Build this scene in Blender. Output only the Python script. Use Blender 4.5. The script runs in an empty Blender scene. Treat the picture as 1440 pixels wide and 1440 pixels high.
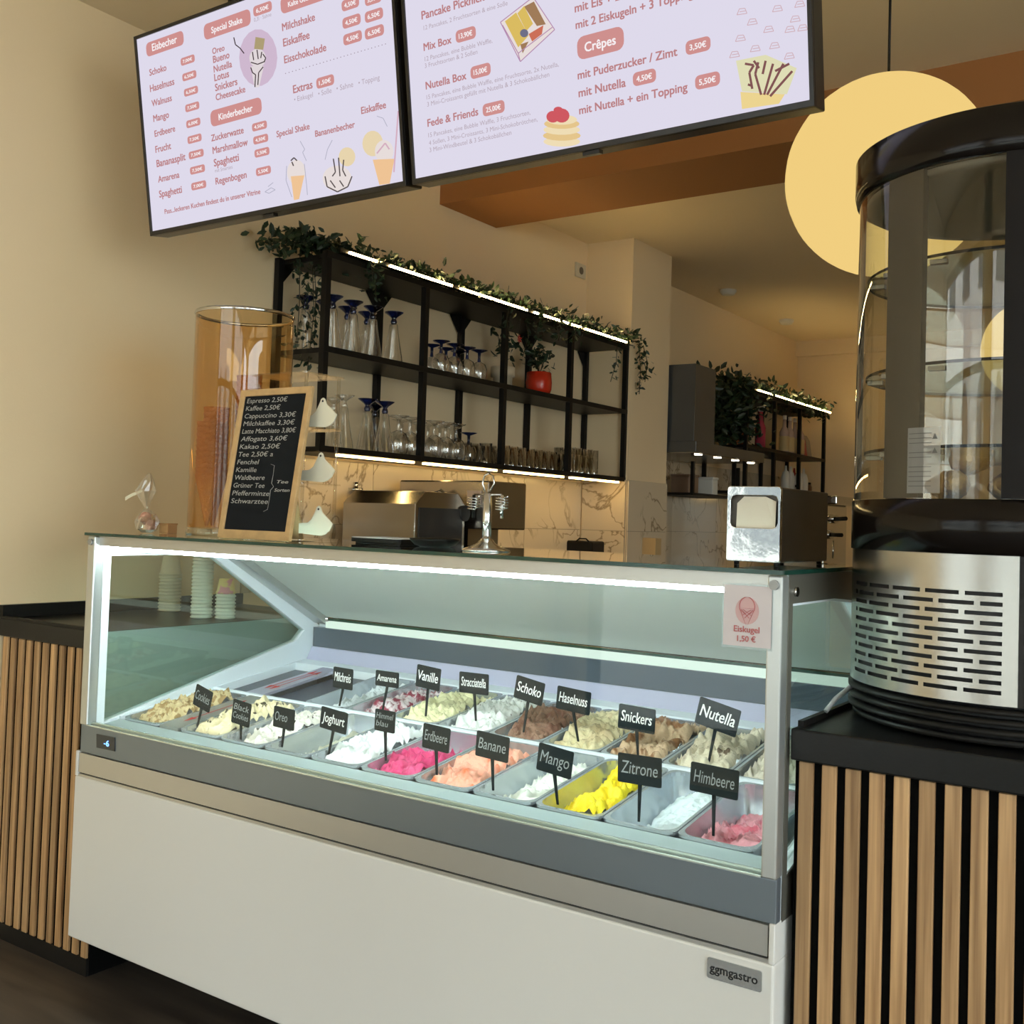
import bpy, bmesh, math, random
from mathutils import Vector, Matrix, noise
random.seed(7)
C = bpy.context.scene.collection
R = math.radians
# ------------------------------------------------------------------ camera
H = 1.22
YAW, PITCH, ROLL, FPX, CX, CY = R(-34.573), R(2.003), R(1.827), 1506.2, 720.0, 678.4
FW = Vector((math.sin(YAW)*math.cos(PITCH), math.cos(YAW)*math.cos(PITCH), math.sin(PITCH)))
r0 = Vector((math.cos(YAW), -math.sin(YAW), 0)); u0 = r0.cross(FW)
RT = r0*math.cos(ROLL)+u0*math.sin(ROLL); UP = -r0*math.sin(ROLL)+u0*math.cos(ROLL)
cd = bpy.data.cameras.new('camera'); cam = bpy.data.objects.new('camera', cd); C.objects.link(cam)
M = Matrix((RT, UP, -FW)).transposed().to_4x4(); M.translation = (0, 0, H); cam.matrix_world = M
cd.sensor_width = 36; cd.lens = FPX/1440*36; cd.shift_y = -(720-CY)/1440; cd.clip_start = .02
bpy.context.scene.camera = cam
vs = bpy.context.scene.view_settings
vs.view_transform = 'Standard'; vs.look = 'None'; vs.gamma = 1; vs.use_curve_mapping = False; vs.exposure = 0.0
# ------------------------------------------------------------------ sky: bright overcast day outside the shop front
w = bpy.data.worlds.new('sky'); bpy.context.scene.world = w; w.use_nodes = True
bg = w.node_tree.nodes['Background']; bg.inputs[0].default_value = (.90, .955, 1, 1); bg.inputs[1].default_value = 9.0
# portals in the shop-front and added side openings (they only guide the daylight)
for (px_, wx) in ((-1.85, 1.9), (.35, 1.9), (2.3, 1.2), (9, 3.2)):
    l = bpy.data.lights.new('window_portal', 'AREA'); l.shape = 'RECTANGLE'; l.size = wx; l.size_y = 2.25
    l.cycles.is_portal = True; o = bpy.data.objects.new('window_portal', l); C.objects.link(o)
    o.location = (px_, -1.42, 1.35) if px_ < 9 else (2.98, .5, 1.4); o.rotation_euler = (R(90), 0, 0) if px_ < 9 else (R(90), 0, R(90))

def ray(x, y): return RT*(x-CX)-UP*(y-CY)+FW*FPX
def onY(x, y, Y): d = ray(x, y); return Vector((0, 0, H))+d*(Y/d.y)
def onX(x, y, X): d = ray(x, y); return Vector((0, 0, H))+d*(X/d.x)
# ------------------------------------------------------------------ materials
MC = {}
def mat(name, col, rough=.5, metal=0, emit=0, ecol=None, bump=0, bscale=40, var=0, vscale=5, coat=0, stretch=None, spec=.5, col2=None, thr=None):
    if name in MC: return MC[name]
    m = bpy.data.materials.new(name); m.use_nodes = True; nt = m.node_tree; b = nt.nodes['Principled BSDF']
    b.inputs['Base Color'].default_value = (*col, 1); b.inputs['Roughness'].default_value = rough
    b.inputs['Metallic'].default_value = metal; b.inputs['Coat Weight'].default_value = coat
    b.inputs['Specular IOR Level'].default_value = spec
    tc = None
    if bump or var or col2:
        tc = nt.nodes.new('ShaderNodeTexCoord'); mp = nt.nodes.new('ShaderNodeMapping')
        nt.links.new(tc.outputs['Object'], mp.inputs[0])
        if stretch: mp.inputs['Scale'].default_value = stretch
    if var or col2:
        n = nt.nodes.new('ShaderNodeTexNoise'); n.inputs['Scale'].default_value = vscale; n.inputs['Detail'].default_value = 5
        nt.links.new(mp.outputs[0], n.inputs['Vector'])
        cr = nt.nodes.new('ShaderNodeValToRGB'); e = cr.color_ramp.elements
        if col2:
            t = thr or (.48, .56)
            e[0].position = t[0]; e[1].position = t[1]; e[0].color = (*col, 1); e[1].color = (*col2, 1)
        else:
            e[0].position = .3; e[1].position = .7
            e[0].color = (*[c*(1-var) for c in col], 1); e[1].color = (*[min(1, c*(1+var)) for c in col], 1)
        nt.links.new(n.outputs['Fac'], cr.inputs[0]); nt.links.new(cr.outputs[0], b.inputs['Base Color'])
    if bump:
        n = nt.nodes.new('ShaderNodeTexNoise'); n.inputs['Scale'].default_value = bscale; n.inputs['Detail'].default_value = 4
        nt.links.new(mp.outputs[0], n.inputs['Vector']); bp = nt.nodes.new('ShaderNodeBump'); bp.inputs['Strength'].default_value = bump
        bp.inputs['Distance'].default_value = .01
        nt.links.new(n.outputs['Fac'], bp.inputs['Height']); nt.links.new(bp.outputs[0], b.inputs['Normal'])
    if emit:
        b.inputs['Emission Color'].default_value = (*(ecol or col), 1); b.inputs['Emission Strength'].default_value = emit
    MC[name] = m; return m
def pane(name, tint=(.95, .98, .96), refl=1.0, rough=0.0, ior=1.5, gcol=(1, 1, 1)):
    "thin clear sheet: transparent with a fresnel reflection"
    if name in MC: return MC[name]
    m = bpy.data.materials.new(name); m.use_nodes = True; nt = m.node_tree; nt.nodes.clear()
    t = nt.nodes.new('ShaderNodeBsdfTransparent'); t.inputs[0].default_value = (*tint, 1)
    g = nt.nodes.new('ShaderNodeBsdfGlossy'); g.inputs['Roughness'].default_value = rough; g.inputs[0].default_value = (*gcol, 1)
    ge = nt.nodes.new('ShaderNodeNewGeometry'); dt = nt.nodes.new('ShaderNodeVectorMath'); dt.operation = 'DOT_PRODUCT'
    nt.links.new(ge.outputs['Incoming'], dt.inputs[0]); nt.links.new(ge.outputs['Normal'], dt.inputs[1])
    def mth(op, a, b_):
        n_ = nt.nodes.new('ShaderNodeMath'); n_.operation = op
        for i_, v_ in enumerate((a, b_)):
            if v_ is None: continue
            if isinstance(v_, (int, float)): n_.inputs[i_].default_value = v_
            else: nt.links.new(v_, n_.inputs[i_])
        return n_.outputs[0]
    sch = mth('ADD', mth('MULTIPLY', mth('POWER', mth('SUBTRACT', 1.0, mth('ABSOLUTE', dt.outputs['Value'], None)), 5.0), .96), .04)
    mu = nt.nodes.new('ShaderNodeMath'); mu.operation = 'MULTIPLY'; mu.inputs[1].default_value = refl; mu.use_clamp = True
    mx = nt.nodes.new('ShaderNodeMixShader'); o = nt.nodes.new('ShaderNodeOutputMaterial')
    nt.links.new(sch, mu.inputs[0]); nt.links.new(mu.outputs[0], mx.inputs[0])
    nt.links.new(t.outputs[0], mx.inputs[1]); nt.links.new(g.outputs[0], mx.inputs[2]); nt.links.new(mx.outputs[0], o.inputs[0])
    MC[name] = m; return m
def frosted(name, tint, refl=.3, dif=.5, dcol=(.7, .78, .74)):
    if name in MC: return MC[name]
    m = pane(name, tint, 1.0, .08); nt = m.node_tree; o = [n for n in nt.nodes if n.type == 'OUTPUT_MATERIAL'][0]
    old = o.inputs[0].links[0].from_socket
    d = nt.nodes.new('ShaderNodeBsdfDiffuse'); d.inputs[0].default_value = (*dcol, 1)
    tl = nt.nodes.new('ShaderNodeBsdfTranslucent'); tl.inputs[0].default_value = (*dcol, 1)
    m1 = nt.nodes.new('ShaderNodeMixShader'); m1.inputs[0].default_value = .35
    nt.links.new(d.outputs[0], m1.inputs[1]); nt.links.new(tl.outputs[0], m1.inputs[2])
    m2 = nt.nodes.new('ShaderNodeMixShader'); m2.inputs[0].default_value = dif
    nt.links.new(old, m2.inputs[1]); nt.links.new(m1.outputs[0], m2.inputs[2]); nt.links.new(m2.outputs[0], o.inputs[0])
    return m
def emis(name, col, s=1):
    if name in MC: return MC[name]
    m = bpy.data.materials.new(name); m.use_nodes = True; nt = m.node_tree; nt.nodes.clear()
    e = nt.nodes.new('ShaderNodeEmission'); e.inputs[0].default_value = (*col, 1); e.inputs[1].default_value = s
    o = nt.nodes.new('ShaderNodeOutputMaterial'); nt.links.new(e.outputs[0], o.inputs[0]); MC[name] = m; return m
def marble(name, base, vein):
    m = bpy.data.materials.new(name); m.use_nodes = True; nt = m.node_tree; b = nt.nodes['Principled BSDF']
    tc = nt.nodes.new('ShaderNodeTexCoord'); oi = nt.nodes.new('ShaderNodeObjectInfo')
    ad = nt.nodes.new('ShaderNodeVectorMath'); ad.operation = 'MULTIPLY_ADD'
    co = nt.nodes.new('ShaderNodeCombineXYZ')
    for i in range(3): nt.links.new(oi.outputs['Random'], co.inputs[i])
    nt.links.new(co.outputs[0], ad.inputs[0]); ad.inputs[1].default_value = (7, 11, 5); nt.links.new(tc.outputs['Object'], ad.inputs[2])
    n = nt.nodes.new('ShaderNodeTexNoise'); n.inputs['Scale'].default_value = 3.2; n.inputs['Detail'].default_value = 7; n.inputs['Distortion'].default_value = .9
    nt.links.new(ad.outputs[0], n.inputs['Vector'])
    cr = nt.nodes.new('ShaderNodeValToRGB'); e = cr.color_ramp.elements
    e[0].position = .482; e[0].color = (*base, 1); e[1].position = .518; e[1].color = (*base, 1)
    k = e.new(.5); k.color = (*vein, 1)
    n2 = nt.nodes.new('ShaderNodeTexNoise'); n2.inputs['Scale'].default_value = 1.7; nt.links.new(ad.outputs[0], n2.inputs['Vector'])
    mx = nt.nodes.new('ShaderNodeMix'); mx.data_type = 'RGBA'; mx.inputs[6].default_value = (*base, 1)
    r2 = nt.nodes.new('ShaderNodeValToRGB'); r2.color_ramp.elements[0].position = .36; r2.color_ramp.elements[1].position = .5
    nt.links.new(n2.outputs['Fac'], r2.inputs[0]); nt.links.new(r2.outputs[0], mx.inputs[0])
    nt.links.new(n.outputs['Fac'], cr.inputs[0]); nt.links.new(cr.outputs[0], mx.inputs[7]); nt.links.new(mx.outputs[2], b.inputs['Base Color'])
    b.inputs['Roughness'].default_value = .22; MC[name] = m; return m
def wood(name, c1, c2, rough=.5, scale=(30, 30, 1.2)):
    m = bpy.data.materials.new(name); m.use_nodes = True; nt = m.node_tree; b = nt.nodes['Principled BSDF']
    tc = nt.nodes.new('ShaderNodeTexCoord'); mp = nt.nodes.new('ShaderNodeMapping'); mp.inputs['Scale'].default_value = scale
    oi = nt.nodes.new('ShaderNodeObjectInfo'); co = nt.nodes.new('ShaderNodeCombineXYZ')
    mu = nt.nodes.new('ShaderNodeMath'); mu.operation = 'MULTIPLY'; mu.inputs[1].default_value = 37
    nt.links.new(oi.outputs['Random'], mu.inputs[0])
    for i in range(3): nt.links.new(mu.outputs[0], co.inputs[i])
    nt.links.new(co.outputs[0], mp.inputs['Location'])
    nt.links.new(tc.outputs['Object'], mp.inputs[0]); n = nt.nodes.new('ShaderNodeTexNoise'); n.inputs['Scale'].default_value = 1.6; n.inputs['Detail'].default_value = 6
    nt.links.new(mp.outputs[0], n.inputs['Vector']); cr = nt.nodes.new('ShaderNodeValToRGB')
    cr.color_ramp.elements[0].position = .3; cr.color_ramp.elements[1].position = .7
    cr.color_ramp.elements[0].color = (*c1, 1); cr.color_ramp.elements[1].color = (*c2, 1)
    hs = nt.nodes.new('ShaderNodeHueSaturation'); ma = nt.nodes.new('ShaderNodeMapRange'); ma.inputs[3].default_value = .72; ma.inputs[4].default_value = 1.18
    nt.links.new(oi.outputs['Random'], ma.inputs[0]); nt.links.new(ma.outputs[0], hs.inputs['Value'])
    nt.links.new(n.outputs['Fac'], cr.inputs[0]); nt.links.new(cr.outputs[0], hs.inputs['Color']); nt.links.new(hs.outputs[0], b.inputs['Base Color'])
    b.inputs['Roughness'].default_value = rough; MC[name] = m; return m

wallm = mat('wall_paint', (.84, .66, .41), .85, bump=.04, bscale=120)
ceilm = mat('ceiling_paint', (.82, .67, .45), .9, bump=.03, bscale=100)
beamm = mat('orange_paint', (.35, .145, .042), .8)
floorm = mat('floor_dark', (.045, .035, .027), .45, var=.4, vscale=3, stretch=(1, 8, 1))
blackm = mat('black_powder', (.010, .009, .008), .45, spec=.2)
blackl = mat('black_laminate', (.010, .010, .010), .28, bump=.03, bscale=200, spec=.22)
felt = mat('black_felt', (.004, .004, .004), .95, spec=.05)
oakl = wood('oak_slat', (.25, .13, .052), (.60, .37, .175), scale=(60, 60, 1.6))
steel = mat('brushed_steel', (.45, .42, .38), .22, 1, bump=.03, bscale=60, stretch=(1, 1, 40))
steelh = mat('steel_plain', (.7, .7, .68), .22, 1)
chrome = mat('chrome', (.62, .62, .61), .10, 1, bump=.12, bscale=14)
alu = mat('aluminium', (.55, .57, .56), .38, .8)
greym = mat('grey_fascia', (.20, .235, .27), .3, .6)
beigem = mat('champagne_steel', (.50, .49, .46), .35, .7)
whitep = mat('white_panel', (.66, .65, .62), .4)
darkg = mat('dark_gasket', (.02, .02, .02), .7)
caseg = mat('case_light', (.80, .87, .92), .35)
lilac = mat('case_lilac', (.50, .50, .66), .3)
slate = mat('case_slate', (.075, .10, .13), .25)
wellm = mat('case_well', (.045, .055, .085), .3)
ledge = mat('case_ledge', (.34, .42, .42), .3)
clear = pane('clear_pane', (.965, .985, .975), .42)
sidep = pane('side_pane', (.88, .95, .92), 1.2)
topg = pane('top_pane', (.72, .8, .76), 1.3)
edgeg = mat('glass_edge', (.01, .05, .035), .15)
acr = pane('acrylic', (.93, .92, .90), 1.1)
amber = pane('amber_acrylic', (.90, .70, .43), 1.2)
drink = pane('drinking_glass', (.98, .98, .97), 4.5, .03)
blueg = pane('blue_foot', (.10, .15, .42), 2.0)
led_cool = emis('led_cool', (.86, .99, 1.0), 82.0)
led_rear = emis('led_rear', (.70, .86, .76), 1.1)
led_warm = emis('led_warm', (1, .72, .30), 44)
led_under = emis('led_under', (1, .66, .23), 22)
cardb = mat('chalkboard', (.016, .022, .024), .7, spec=.08)
chalk = mat('chalk_pen', (.80, .81, .79), .7)
chalkdim = mat('chalk_dim', (.32, .34, .34), .7)
leafm = mat('leaf_green', (.016, .035, .013), .45, var=.5, vscale=30)
stemm = mat('stem_brown', (.05, .04, .02), .7)
# ------------------------------------------------------------------ geometry helpers
class MB:
    def __init__(s): s.bm = bmesh.new()
    def box(s, a, b, mi=0):
        x0, y0, z0 = a; x1, y1, z1 = b
        v = [s.bm.verts.new(p) for p in ((x0,y0,z0),(x1,y0,z0),(x1,y1,z0),(x0,y1,z0),(x0,y0,z1),(x1,y0,z1),(x1,y1,z1),(x0,y1,z1))]
        for f in ((0,3,2,1),(4,5,6,7),(0,1,5,4),(1,2,6,5),(2,3,7,6),(3,0,4,7)):
            s.bm.faces.new([v[i] for i in f]).material_index = mi
        return s
    def tube(s, pts, r, n=8, cap=True, mi=0):
        pts = [Vector(p) for p in pts]; rs = r if isinstance(r, (list, tuple)) else [r]*len(pts); rings = []
        ref = None
        for i, p in enumerate(pts):
            d = (pts[min(i+1, len(pts)-1)]-pts[max(i-1, 0)]).normalized()
            if ref is None: ref = Vector((0,0,1)) if abs(d.z) < .9 else Vector((1,0,0))
            a = d.cross(ref).normalized(); b = d.cross(a).normalized(); ref = b.cross(d) if False else ref
            rings.append([s.bm.verts.new(p+(a*math.cos(2*math.pi*k/n)+b*math.sin(2*math.pi*k/n))*rs[i]) for k in range(n)])
        for A, B in zip(rings, rings[1:]):
            for k in range(n): f = s.bm.faces.new((A[k], A[(k+1)%n], B[(k+1)%n], B[k])); f.smooth = True; f.material_index = mi
        if cap:
            for rr in (rings[0], rings[-1]):
                try: s.bm.faces.new(rr).material_index = mi
                except ValueError: pass
        return s
    def lathe(s, prof, c=(0,0,0), n=20, cap0=False, cap1=False, ribs=0, mi=0, a0=0, a1=None):
        full = a1 is None; a1 = 2*math.pi if full else a1; rings = []
        m = n if full else n+1
        for (r, z) in prof:
            ring = []
            for k in range(m):
                a = a0+(a1-a0)*k/n; rr = r*(1+(ribs if k % 2 else 0))
                ring.append(s.bm.verts.new((c[0]+rr*math.cos(a), c[1]+rr*math.sin(a), c[2]+z)))
            rings.append(ring)
        for A, B in zip(rings, rings[1:]):
            for k in range(n if full else n):
                j = (k+1) % m
                f = s.bm.faces.new((A[k], A[j], B[j], B[k])); f.smooth = True; f.material_index = mi
        if cap0: s.bm.faces.new(rings[0][::-1]).material_index = mi
        if cap1: s.bm.faces.new(rings[-1]).material_index = mi
        return s
    def prism(s, poly, fn, t0, t1, mi=0):
        "poly: 2-D outline; fn(u,v,t) -> point; extruded t0..t1"
        A = [s.bm.verts.new(fn(u, v, t0)) for u, v in poly]; B = [s.bm.verts.new(fn(u, v, t1)) for u, v in poly]
        s.bm.faces.new(A).material_index = mi; s.bm.faces.new(B[::-1]).material_index = mi
        n = len(poly)
        for i in range(n): s.bm.faces.new((A[i], B[i], B[(i+1)%n], A[(i+1)%n])).material_index = mi
        return s
    def frame(s, outer, inner, fn, t0, t1, mi=0):
        "ring between two outlines with the same number of points"
        n = len(outer); V = {}
        for k, (pl, t) in enumerate(((outer, t0), (inner, t0), (outer, t1), (inner, t1))): V[k] = [s.bm.verts.new(fn(u, v, t)) for u, v in pl]
        for i in range(n):
            j = (i+1) % n
            for q in ((V[0][i],V[0][j],V[1][j],V[1][i]), (V[2][i],V[3][i],V[3][j],V[2][j]), (V[0][i],V[2][i],V[2][j],V[0][j]), (V[1][i],V[1][j],V[3][j],V[3][i])):
                s.bm.faces.new(q).material_index = mi
        return s
    def raw(s, vs_, fs, mi=0, smooth=False):
        v = [s.bm.verts.new(p) for p in vs_]
        for f in fs:
            try: q = s.bm.faces.new([v[i] for i in f]); q.material_index = mi; q.smooth = smooth
            except ValueError: pass
        return s
    def sphere(s, c, r, n=16, mi=0, sc=(1,1,1)):
        prof = [(r*math.sin(math.pi*i/n), -r*math.cos(math.pi*i/n)) for i in range(1, n)]
        k = len(s.bm.verts); s.lathe([(a*sc[0], b*sc[2]) for a, b in prof], c, n+4, True, True, mi=mi); return s
    def mesh(s, name, mats):
        bmesh.ops.recalc_face_normals(s.bm, faces=s.bm.faces[:])
        me = bpy.data.meshes.new(name); s.bm.to_mesh(me); s.bm.free()
        for m in (mats if isinstance(mats, (list, tuple)) else [mats]): me.materials.append(m)
        return me
    def build(s, name, mats, parent=None, bevel=0):
        o = bpy.data.objects.new(name, s.mesh(name, mats)); C.objects.link(o)
        if parent: o.parent = parent; o.matrix_parent_inverse = parent_inv(parent)
        if bevel:
            b = o.modifiers.new('bevel', 'BEVEL'); b.width = bevel; b.segments = 2; b.limit_method = 'ANGLE'
        return o
def parent_inv(p):
    m = Matrix.Identity(4); q = p
    while q: m = q.matrix_parent_inverse @ q.matrix_basis @ m if q.parent else q.matrix_basis @ m; q = q.parent
    return m.inverted()
def tag(o, label=None, cat=None, group=None, kind=None):
    if label: o['label'] = label
    if cat: o['category'] = cat
    if group: o['group'] = group
    if kind: o['kind'] = kind
    return o
def thing(name, loc, label, cat, group=None, rz=0):
    o = bpy.data.objects.new(name, None); C.objects.link(o); o.location = loc; o.rotation_euler = (0, 0, rz); o.empty_display_size = .05
    return tag(o, label, cat, group)
def copy_tree(o, parent=None):
    c = o.copy(); C.objects.link(c); c.parent = parent
    for ch in [x for x in kids.get(o.name, [])]: copy_tree(ch, c)
    return c
kids = {}
def lpart(name, mb, mats, parent, **k):
    "a part modelled in its thing's local space (for things that are copied)"
    o = bpy.data.objects.new(name, mb.mesh(name, mats)); C.objects.link(o); o.parent = parent
    kids.setdefault(parent.name, []).append(o); return o
def struct(name, mb, mats, **k):
    o = mb.build(name, mats); o['kind'] = 'structure'; return o
def rrect(u0, v0, u1, v1, r, n=4):
    p = []
    for (cx, cy, a) in ((u1-r, v0+r, -90), (u1-r, v1-r, 0), (u0+r, v1-r, 90), (u0+r, v0+r, 180)):
        for i in range(n+1): t = R(a+90*i/n); p.append((cx+r*math.cos(t), cy+r*math.sin(t)))
    return p
ORD = 'first second third fourth fifth sixth seventh eighth ninth tenth eleventh twelfth thirteenth fourteenth fifteenth sixteenth seventeenth eighteenth nineteenth twentieth twenty-first twenty-second'.split()
# ---- lettering: flat print made from the built-in font
TC = {}
def glyphs(s, bold=.0, shear=0):
    k = (s, bold, shear)
    if k in TC: return TC[k]
    cu = bpy.data.curves.new('t', 'FONT'); cu.body = s; cu.size = 1; cu.resolution_u = 3; cu.shear = shear
    ob = bpy.data.objects.new('t', cu); C.objects.link(ob)
    dg = bpy.context.evaluated_depsgraph_get(); me = ob.evaluated_get(dg).to_mesh()
    vs_ = [v.co.copy() for v in me.vertices]; fs = [tuple(p.vertices) for p in me.polygons]
    ob.evaluated_get(dg).to_mesh_clear(); bpy.data.objects.remove(ob); bpy.data.curves.remove(cu)
    xs = [v.x for v in vs_] or [0, 1]
    TC[k] = (vs_, fs, min(xs), max(xs)); return TC[k]
def text(mb, s, P, U, V, width=None, size=None, bold=.01, mi=0, shear=0, center=False, maxh=None):
    "letters on the plane through P with axes U (along) and V (up); width or size in metres"
    vs_, fs, x0, x1 = glyphs(s, 0, shear)
    k = size or width/(x1-x0); ky = k
    if width and size: k = width/(x1-x0); ky = size
    if maxh and ky > maxh: ky = maxh
    off = -(x0+x1)/2*k if center else -x0*k
    N_ = U.cross(V)
    for (a_, b_, c_) in (((0, 0, 0),) if bold < .009 else ((-bold, -bold*.6, 0), (bold, bold*.6, .00012), (bold, -bold*.6, .0002), (-bold, bold*.6, .0003))):
        mb.raw([P+U*(v.x*k+off+a_*k)+V*(v.y*ky+b_*ky)+N_*c_ for v in vs_], fs, mi)
# ================================================================== SETTING
XW, XK, ZC, ZR = -2.95, -3.0, 2.76, 2.72
struct('floor', MB().box((-4, -1.6, -.1), (4, 9, 0)), floorm)
struct('wall_left', MB().box((XW-.15, -1.6, 0), (XW, 5.38, ZC+.1)), wallm)
struct('wall_left_rear', MB().box((XK-.15, 5.38, 0), (XK, 8.35, ZC+.1)), wallm)
struct('wall_back', MB().box((XK-.15, 8.35, 0), (3.2, 8.5, ZC+.1)), wallm)
wr = MB().box((3, 2.1, 0), (3.2, 8.35, ZC+.1)).box((3, -1.6, 0), (3.2, -1.2, ZC+.1)).box((3, -1.2, 2.55), (3.2, 2.1, ZC+.1)).box((3, -1.2, 0), (3.2, 2.1, .2))
struct('wall_right', wr, wallm)
w3 = struct('window_3', MB().frame([(-1.2, .2), (2.1, .2), (2.1, 2.55), (-1.2, 2.55)], [(-1.15, .25), (2.05, .25), (2.05, 2.5), (-1.15, 2.5)], lambda u, v, t: (t, u, v), 3.08, 3.14), blackm)  # unseen opening, added to throw more daylight onto the left wall
MB().box((3.10, -1.15, .25), (3.105, 2.05, 2.5)).build('pane', pane('shop_pane', (.93, .96, .95)), w3)
struct('ceiling', MB().box((XW-.15, -1.6, ZC), (3.2, 3.65, ZC+.2)), ceilm)
struct('ceiling_rear', MB().box((XK-.15, 4.08, ZR), (3.2, 8.5, ZR+.2)), ceilm)
tag(struct('trim_beam', MB().box((XW, 3.65, 2.60), (3.0, 4.08, ZC+.1)), beamm), 'orange-brown painted ceiling beam')
struct('wall_column', MB().box((XW, 4.93, 0), (-2.67, 5.38, ZR)), wallm)
struct('trim_cornice', MB().box((XK, 8.30, 2.60), (3, 8.35, ZR)), wallm)
# shop front behind the camera: piers, lintel, sill, three glazed openings
fr = MB()
for a, b in ((-3.1, -2.8), (-.9, -.6), (1.3, 1.7), (2.9, 3.2)): fr.box((a, -1.6, 0), (b, -1.4, ZC+.1))
fr.box((-3.1, -1.6, 2.5), (3.2, -1.4, ZC+.1)); fr.box((-3.1, -1.6, 0), (1.3, -1.4, .2))
struct('wall_front', fr, wallm)
for i, (a, b, z0) in enumerate(((-2.8, -.9, .2), (-.6, 1.3, .2), (1.7, 2.9, 0))):
    f = MB().frame([(a, z0), (b, z0), (b, 2.5), (a, 2.5)], [(a+.05, z0+.05), (b-.05, z0+.05), (b-.05, 2.45), (a+.05, 2.45)], lambda u, v, t: (u, t, v), -1.55, -1.49)
    f.box((a+.05, -1.54, 1.93), (b-.05, -1.5, 1.97))
    win = struct('window_%d' % (i+1) if i < 2 else 'door_1', f, blackm)
    MB().box((a+.05, -1.525, z0+.05), (b-.05, -1.52, 1.93)).build('pane', pane('shop_pane', (.93, .96, .95)), win)
# pavement and the facade across the street, seen only as reflections
struct('ground_street', MB().box((-14, -16, -.15), (14, -1.61, -.05)).box((3.21, -1.61, -.15), (14, 9, -.05)), mat('pale_paving', (.36, .345, .32), .9))
fa = MB().box((-14, -13, -.1), (14, -12, 9)); facm = mat('facade_stone', (.5, .49, .46), .9)
facade = fa.build('building', [facm]); tag(facade, 'grey stone street facade across the road with arched windows', 'building')
wm = MB()
for k in range(9):
    x = -12+k*3
    for z0 in (.8, 4.6):
        pl = [(x-.7, z0), (x+.7, z0)]+[(x+.7*math.cos(R(a)), z0+1.9+.7*math.sin(R(a))) for a in range(0, 181, 20)]
        wm.prism(pl, lambda u, v, t: (u, t, v), -12.0, -11.96)
wm.build('window', mat('facade_window', (.05, .06, .07), .2), facade)['kind'] = 'stuff'
# socket and smoke detectors
s = thing('power_socket', (XW, 4.85, 2.555), 'white square socket high on the wall above the first shelf', 'socket')
MB().box((XW, 4.80, 2.52), (XW+.012, 4.90, 2.595)).build('cover_plate', mat('socket_white', (.62, .56, .42), .5), s, bevel=.003)
MB().tube([(XW+.012, 4.85, 2.557), (XW+.014, 4.85, 2.557)], .02, 14).build('insert', mat('socket_dark', (.16, .13, .09), .6), s)
for (px_, py_), lb in (((1024, 408), 'round white smoke detector on the rear ceiling nearer the column'), ((1106, 450), 'round white smoke detector on the rear ceiling nearer the back wall')):
    d = ray(px_, py_); p = Vector((0, 0, H))+d*((ZR-H)/d.z)
    sd = thing('smoke_detector', (p.x, p.y, ZR), lb, 'smoke detector')
    MB().lathe([(.052, 0), (.052, -.012), (.04, -.03), (.02, -.034)], p, 18, False, True).build('housing', mat('detector_white', (.7, .66, .56), .5), sd)
hk = onX(800, 316, -2.9)
tag(MB().tube([(hk.x+.3, 4.09, 2.72), (hk.x+.3, 4.09, 2.68), (hk.x+.29, 4.12, 2.655)], .005, 6).build('cable_end', mat('cable_grey', (.25, .2, .13), .6)), 'short cable end hanging from the rear ceiling behind the orange beam', 'cable')
# marble tiles: backsplash under the first shelf, column cladding, kitchen wall
tilem = marble('marble_tile', (.68, .56, .39), (.28, .20, .12))
grout = mat('grout', (.35, .29, .2), .9)
def tiles(name, label, origin, du, L, z0, z1, breaks, n_out, zj):
    t = thing(name, origin, label, 'backsplash')
    O = Vector(origin); du = Vector(du); no = Vector(n_out)
    def q(u, v, th): return O+du*u+no*th+Vector((0, 0, v-O.z))
    MB().prism([(0, z0), (L, z0), (L, z1), (0, z1)], q, .0005, .004).build('grout_bed', grout, t)
    us = [0]+breaks+[L]; zs = [z0]+zj+[z1]
    for a, b in zip(us, us[1:]):
        for c, d in zip(zs, zs[1:]):
            MB().prism([(a+.0015, c+.0015), (b-.0015, c+.0015), (b-.0015, d-.0015), (a+.0015, d-.0015)], q, .004, .010).build('tile', tilem, t)
    return t
tiles('tile_backsplash', 'beige marble tile backsplash on the wall under the glass shelf', (XW, 2.6, .93), (0, 1, 0), 2.325, .93, 1.43, [.67, 1.23, 1.785], (1, 0, 0), [1.18])
tiles('column_cladding', 'beige marble tile cladding on the lower part of the column', (-2.67, 4.93, .93), (0, 1, 0), .45, .93, 1.447, [], (1, 0, 0), [1.18])
tiles('column_side_cladding', 'beige marble tile cladding on the narrow front side of the column', (-2.935, 4.93, .93), (1, 0, 0), .262, .93, 1.447, [], (0, -1, 0), [1.18])
tiles('kitchen_backsplash', 'veined marble tile backsplash under the black cooker hood', (XK, 5.40, .93), (0, 1, 0), 2.9, .93, 1.62, [.72, 1.4, 2.1], (1, 0, 0), [1.18])
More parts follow.
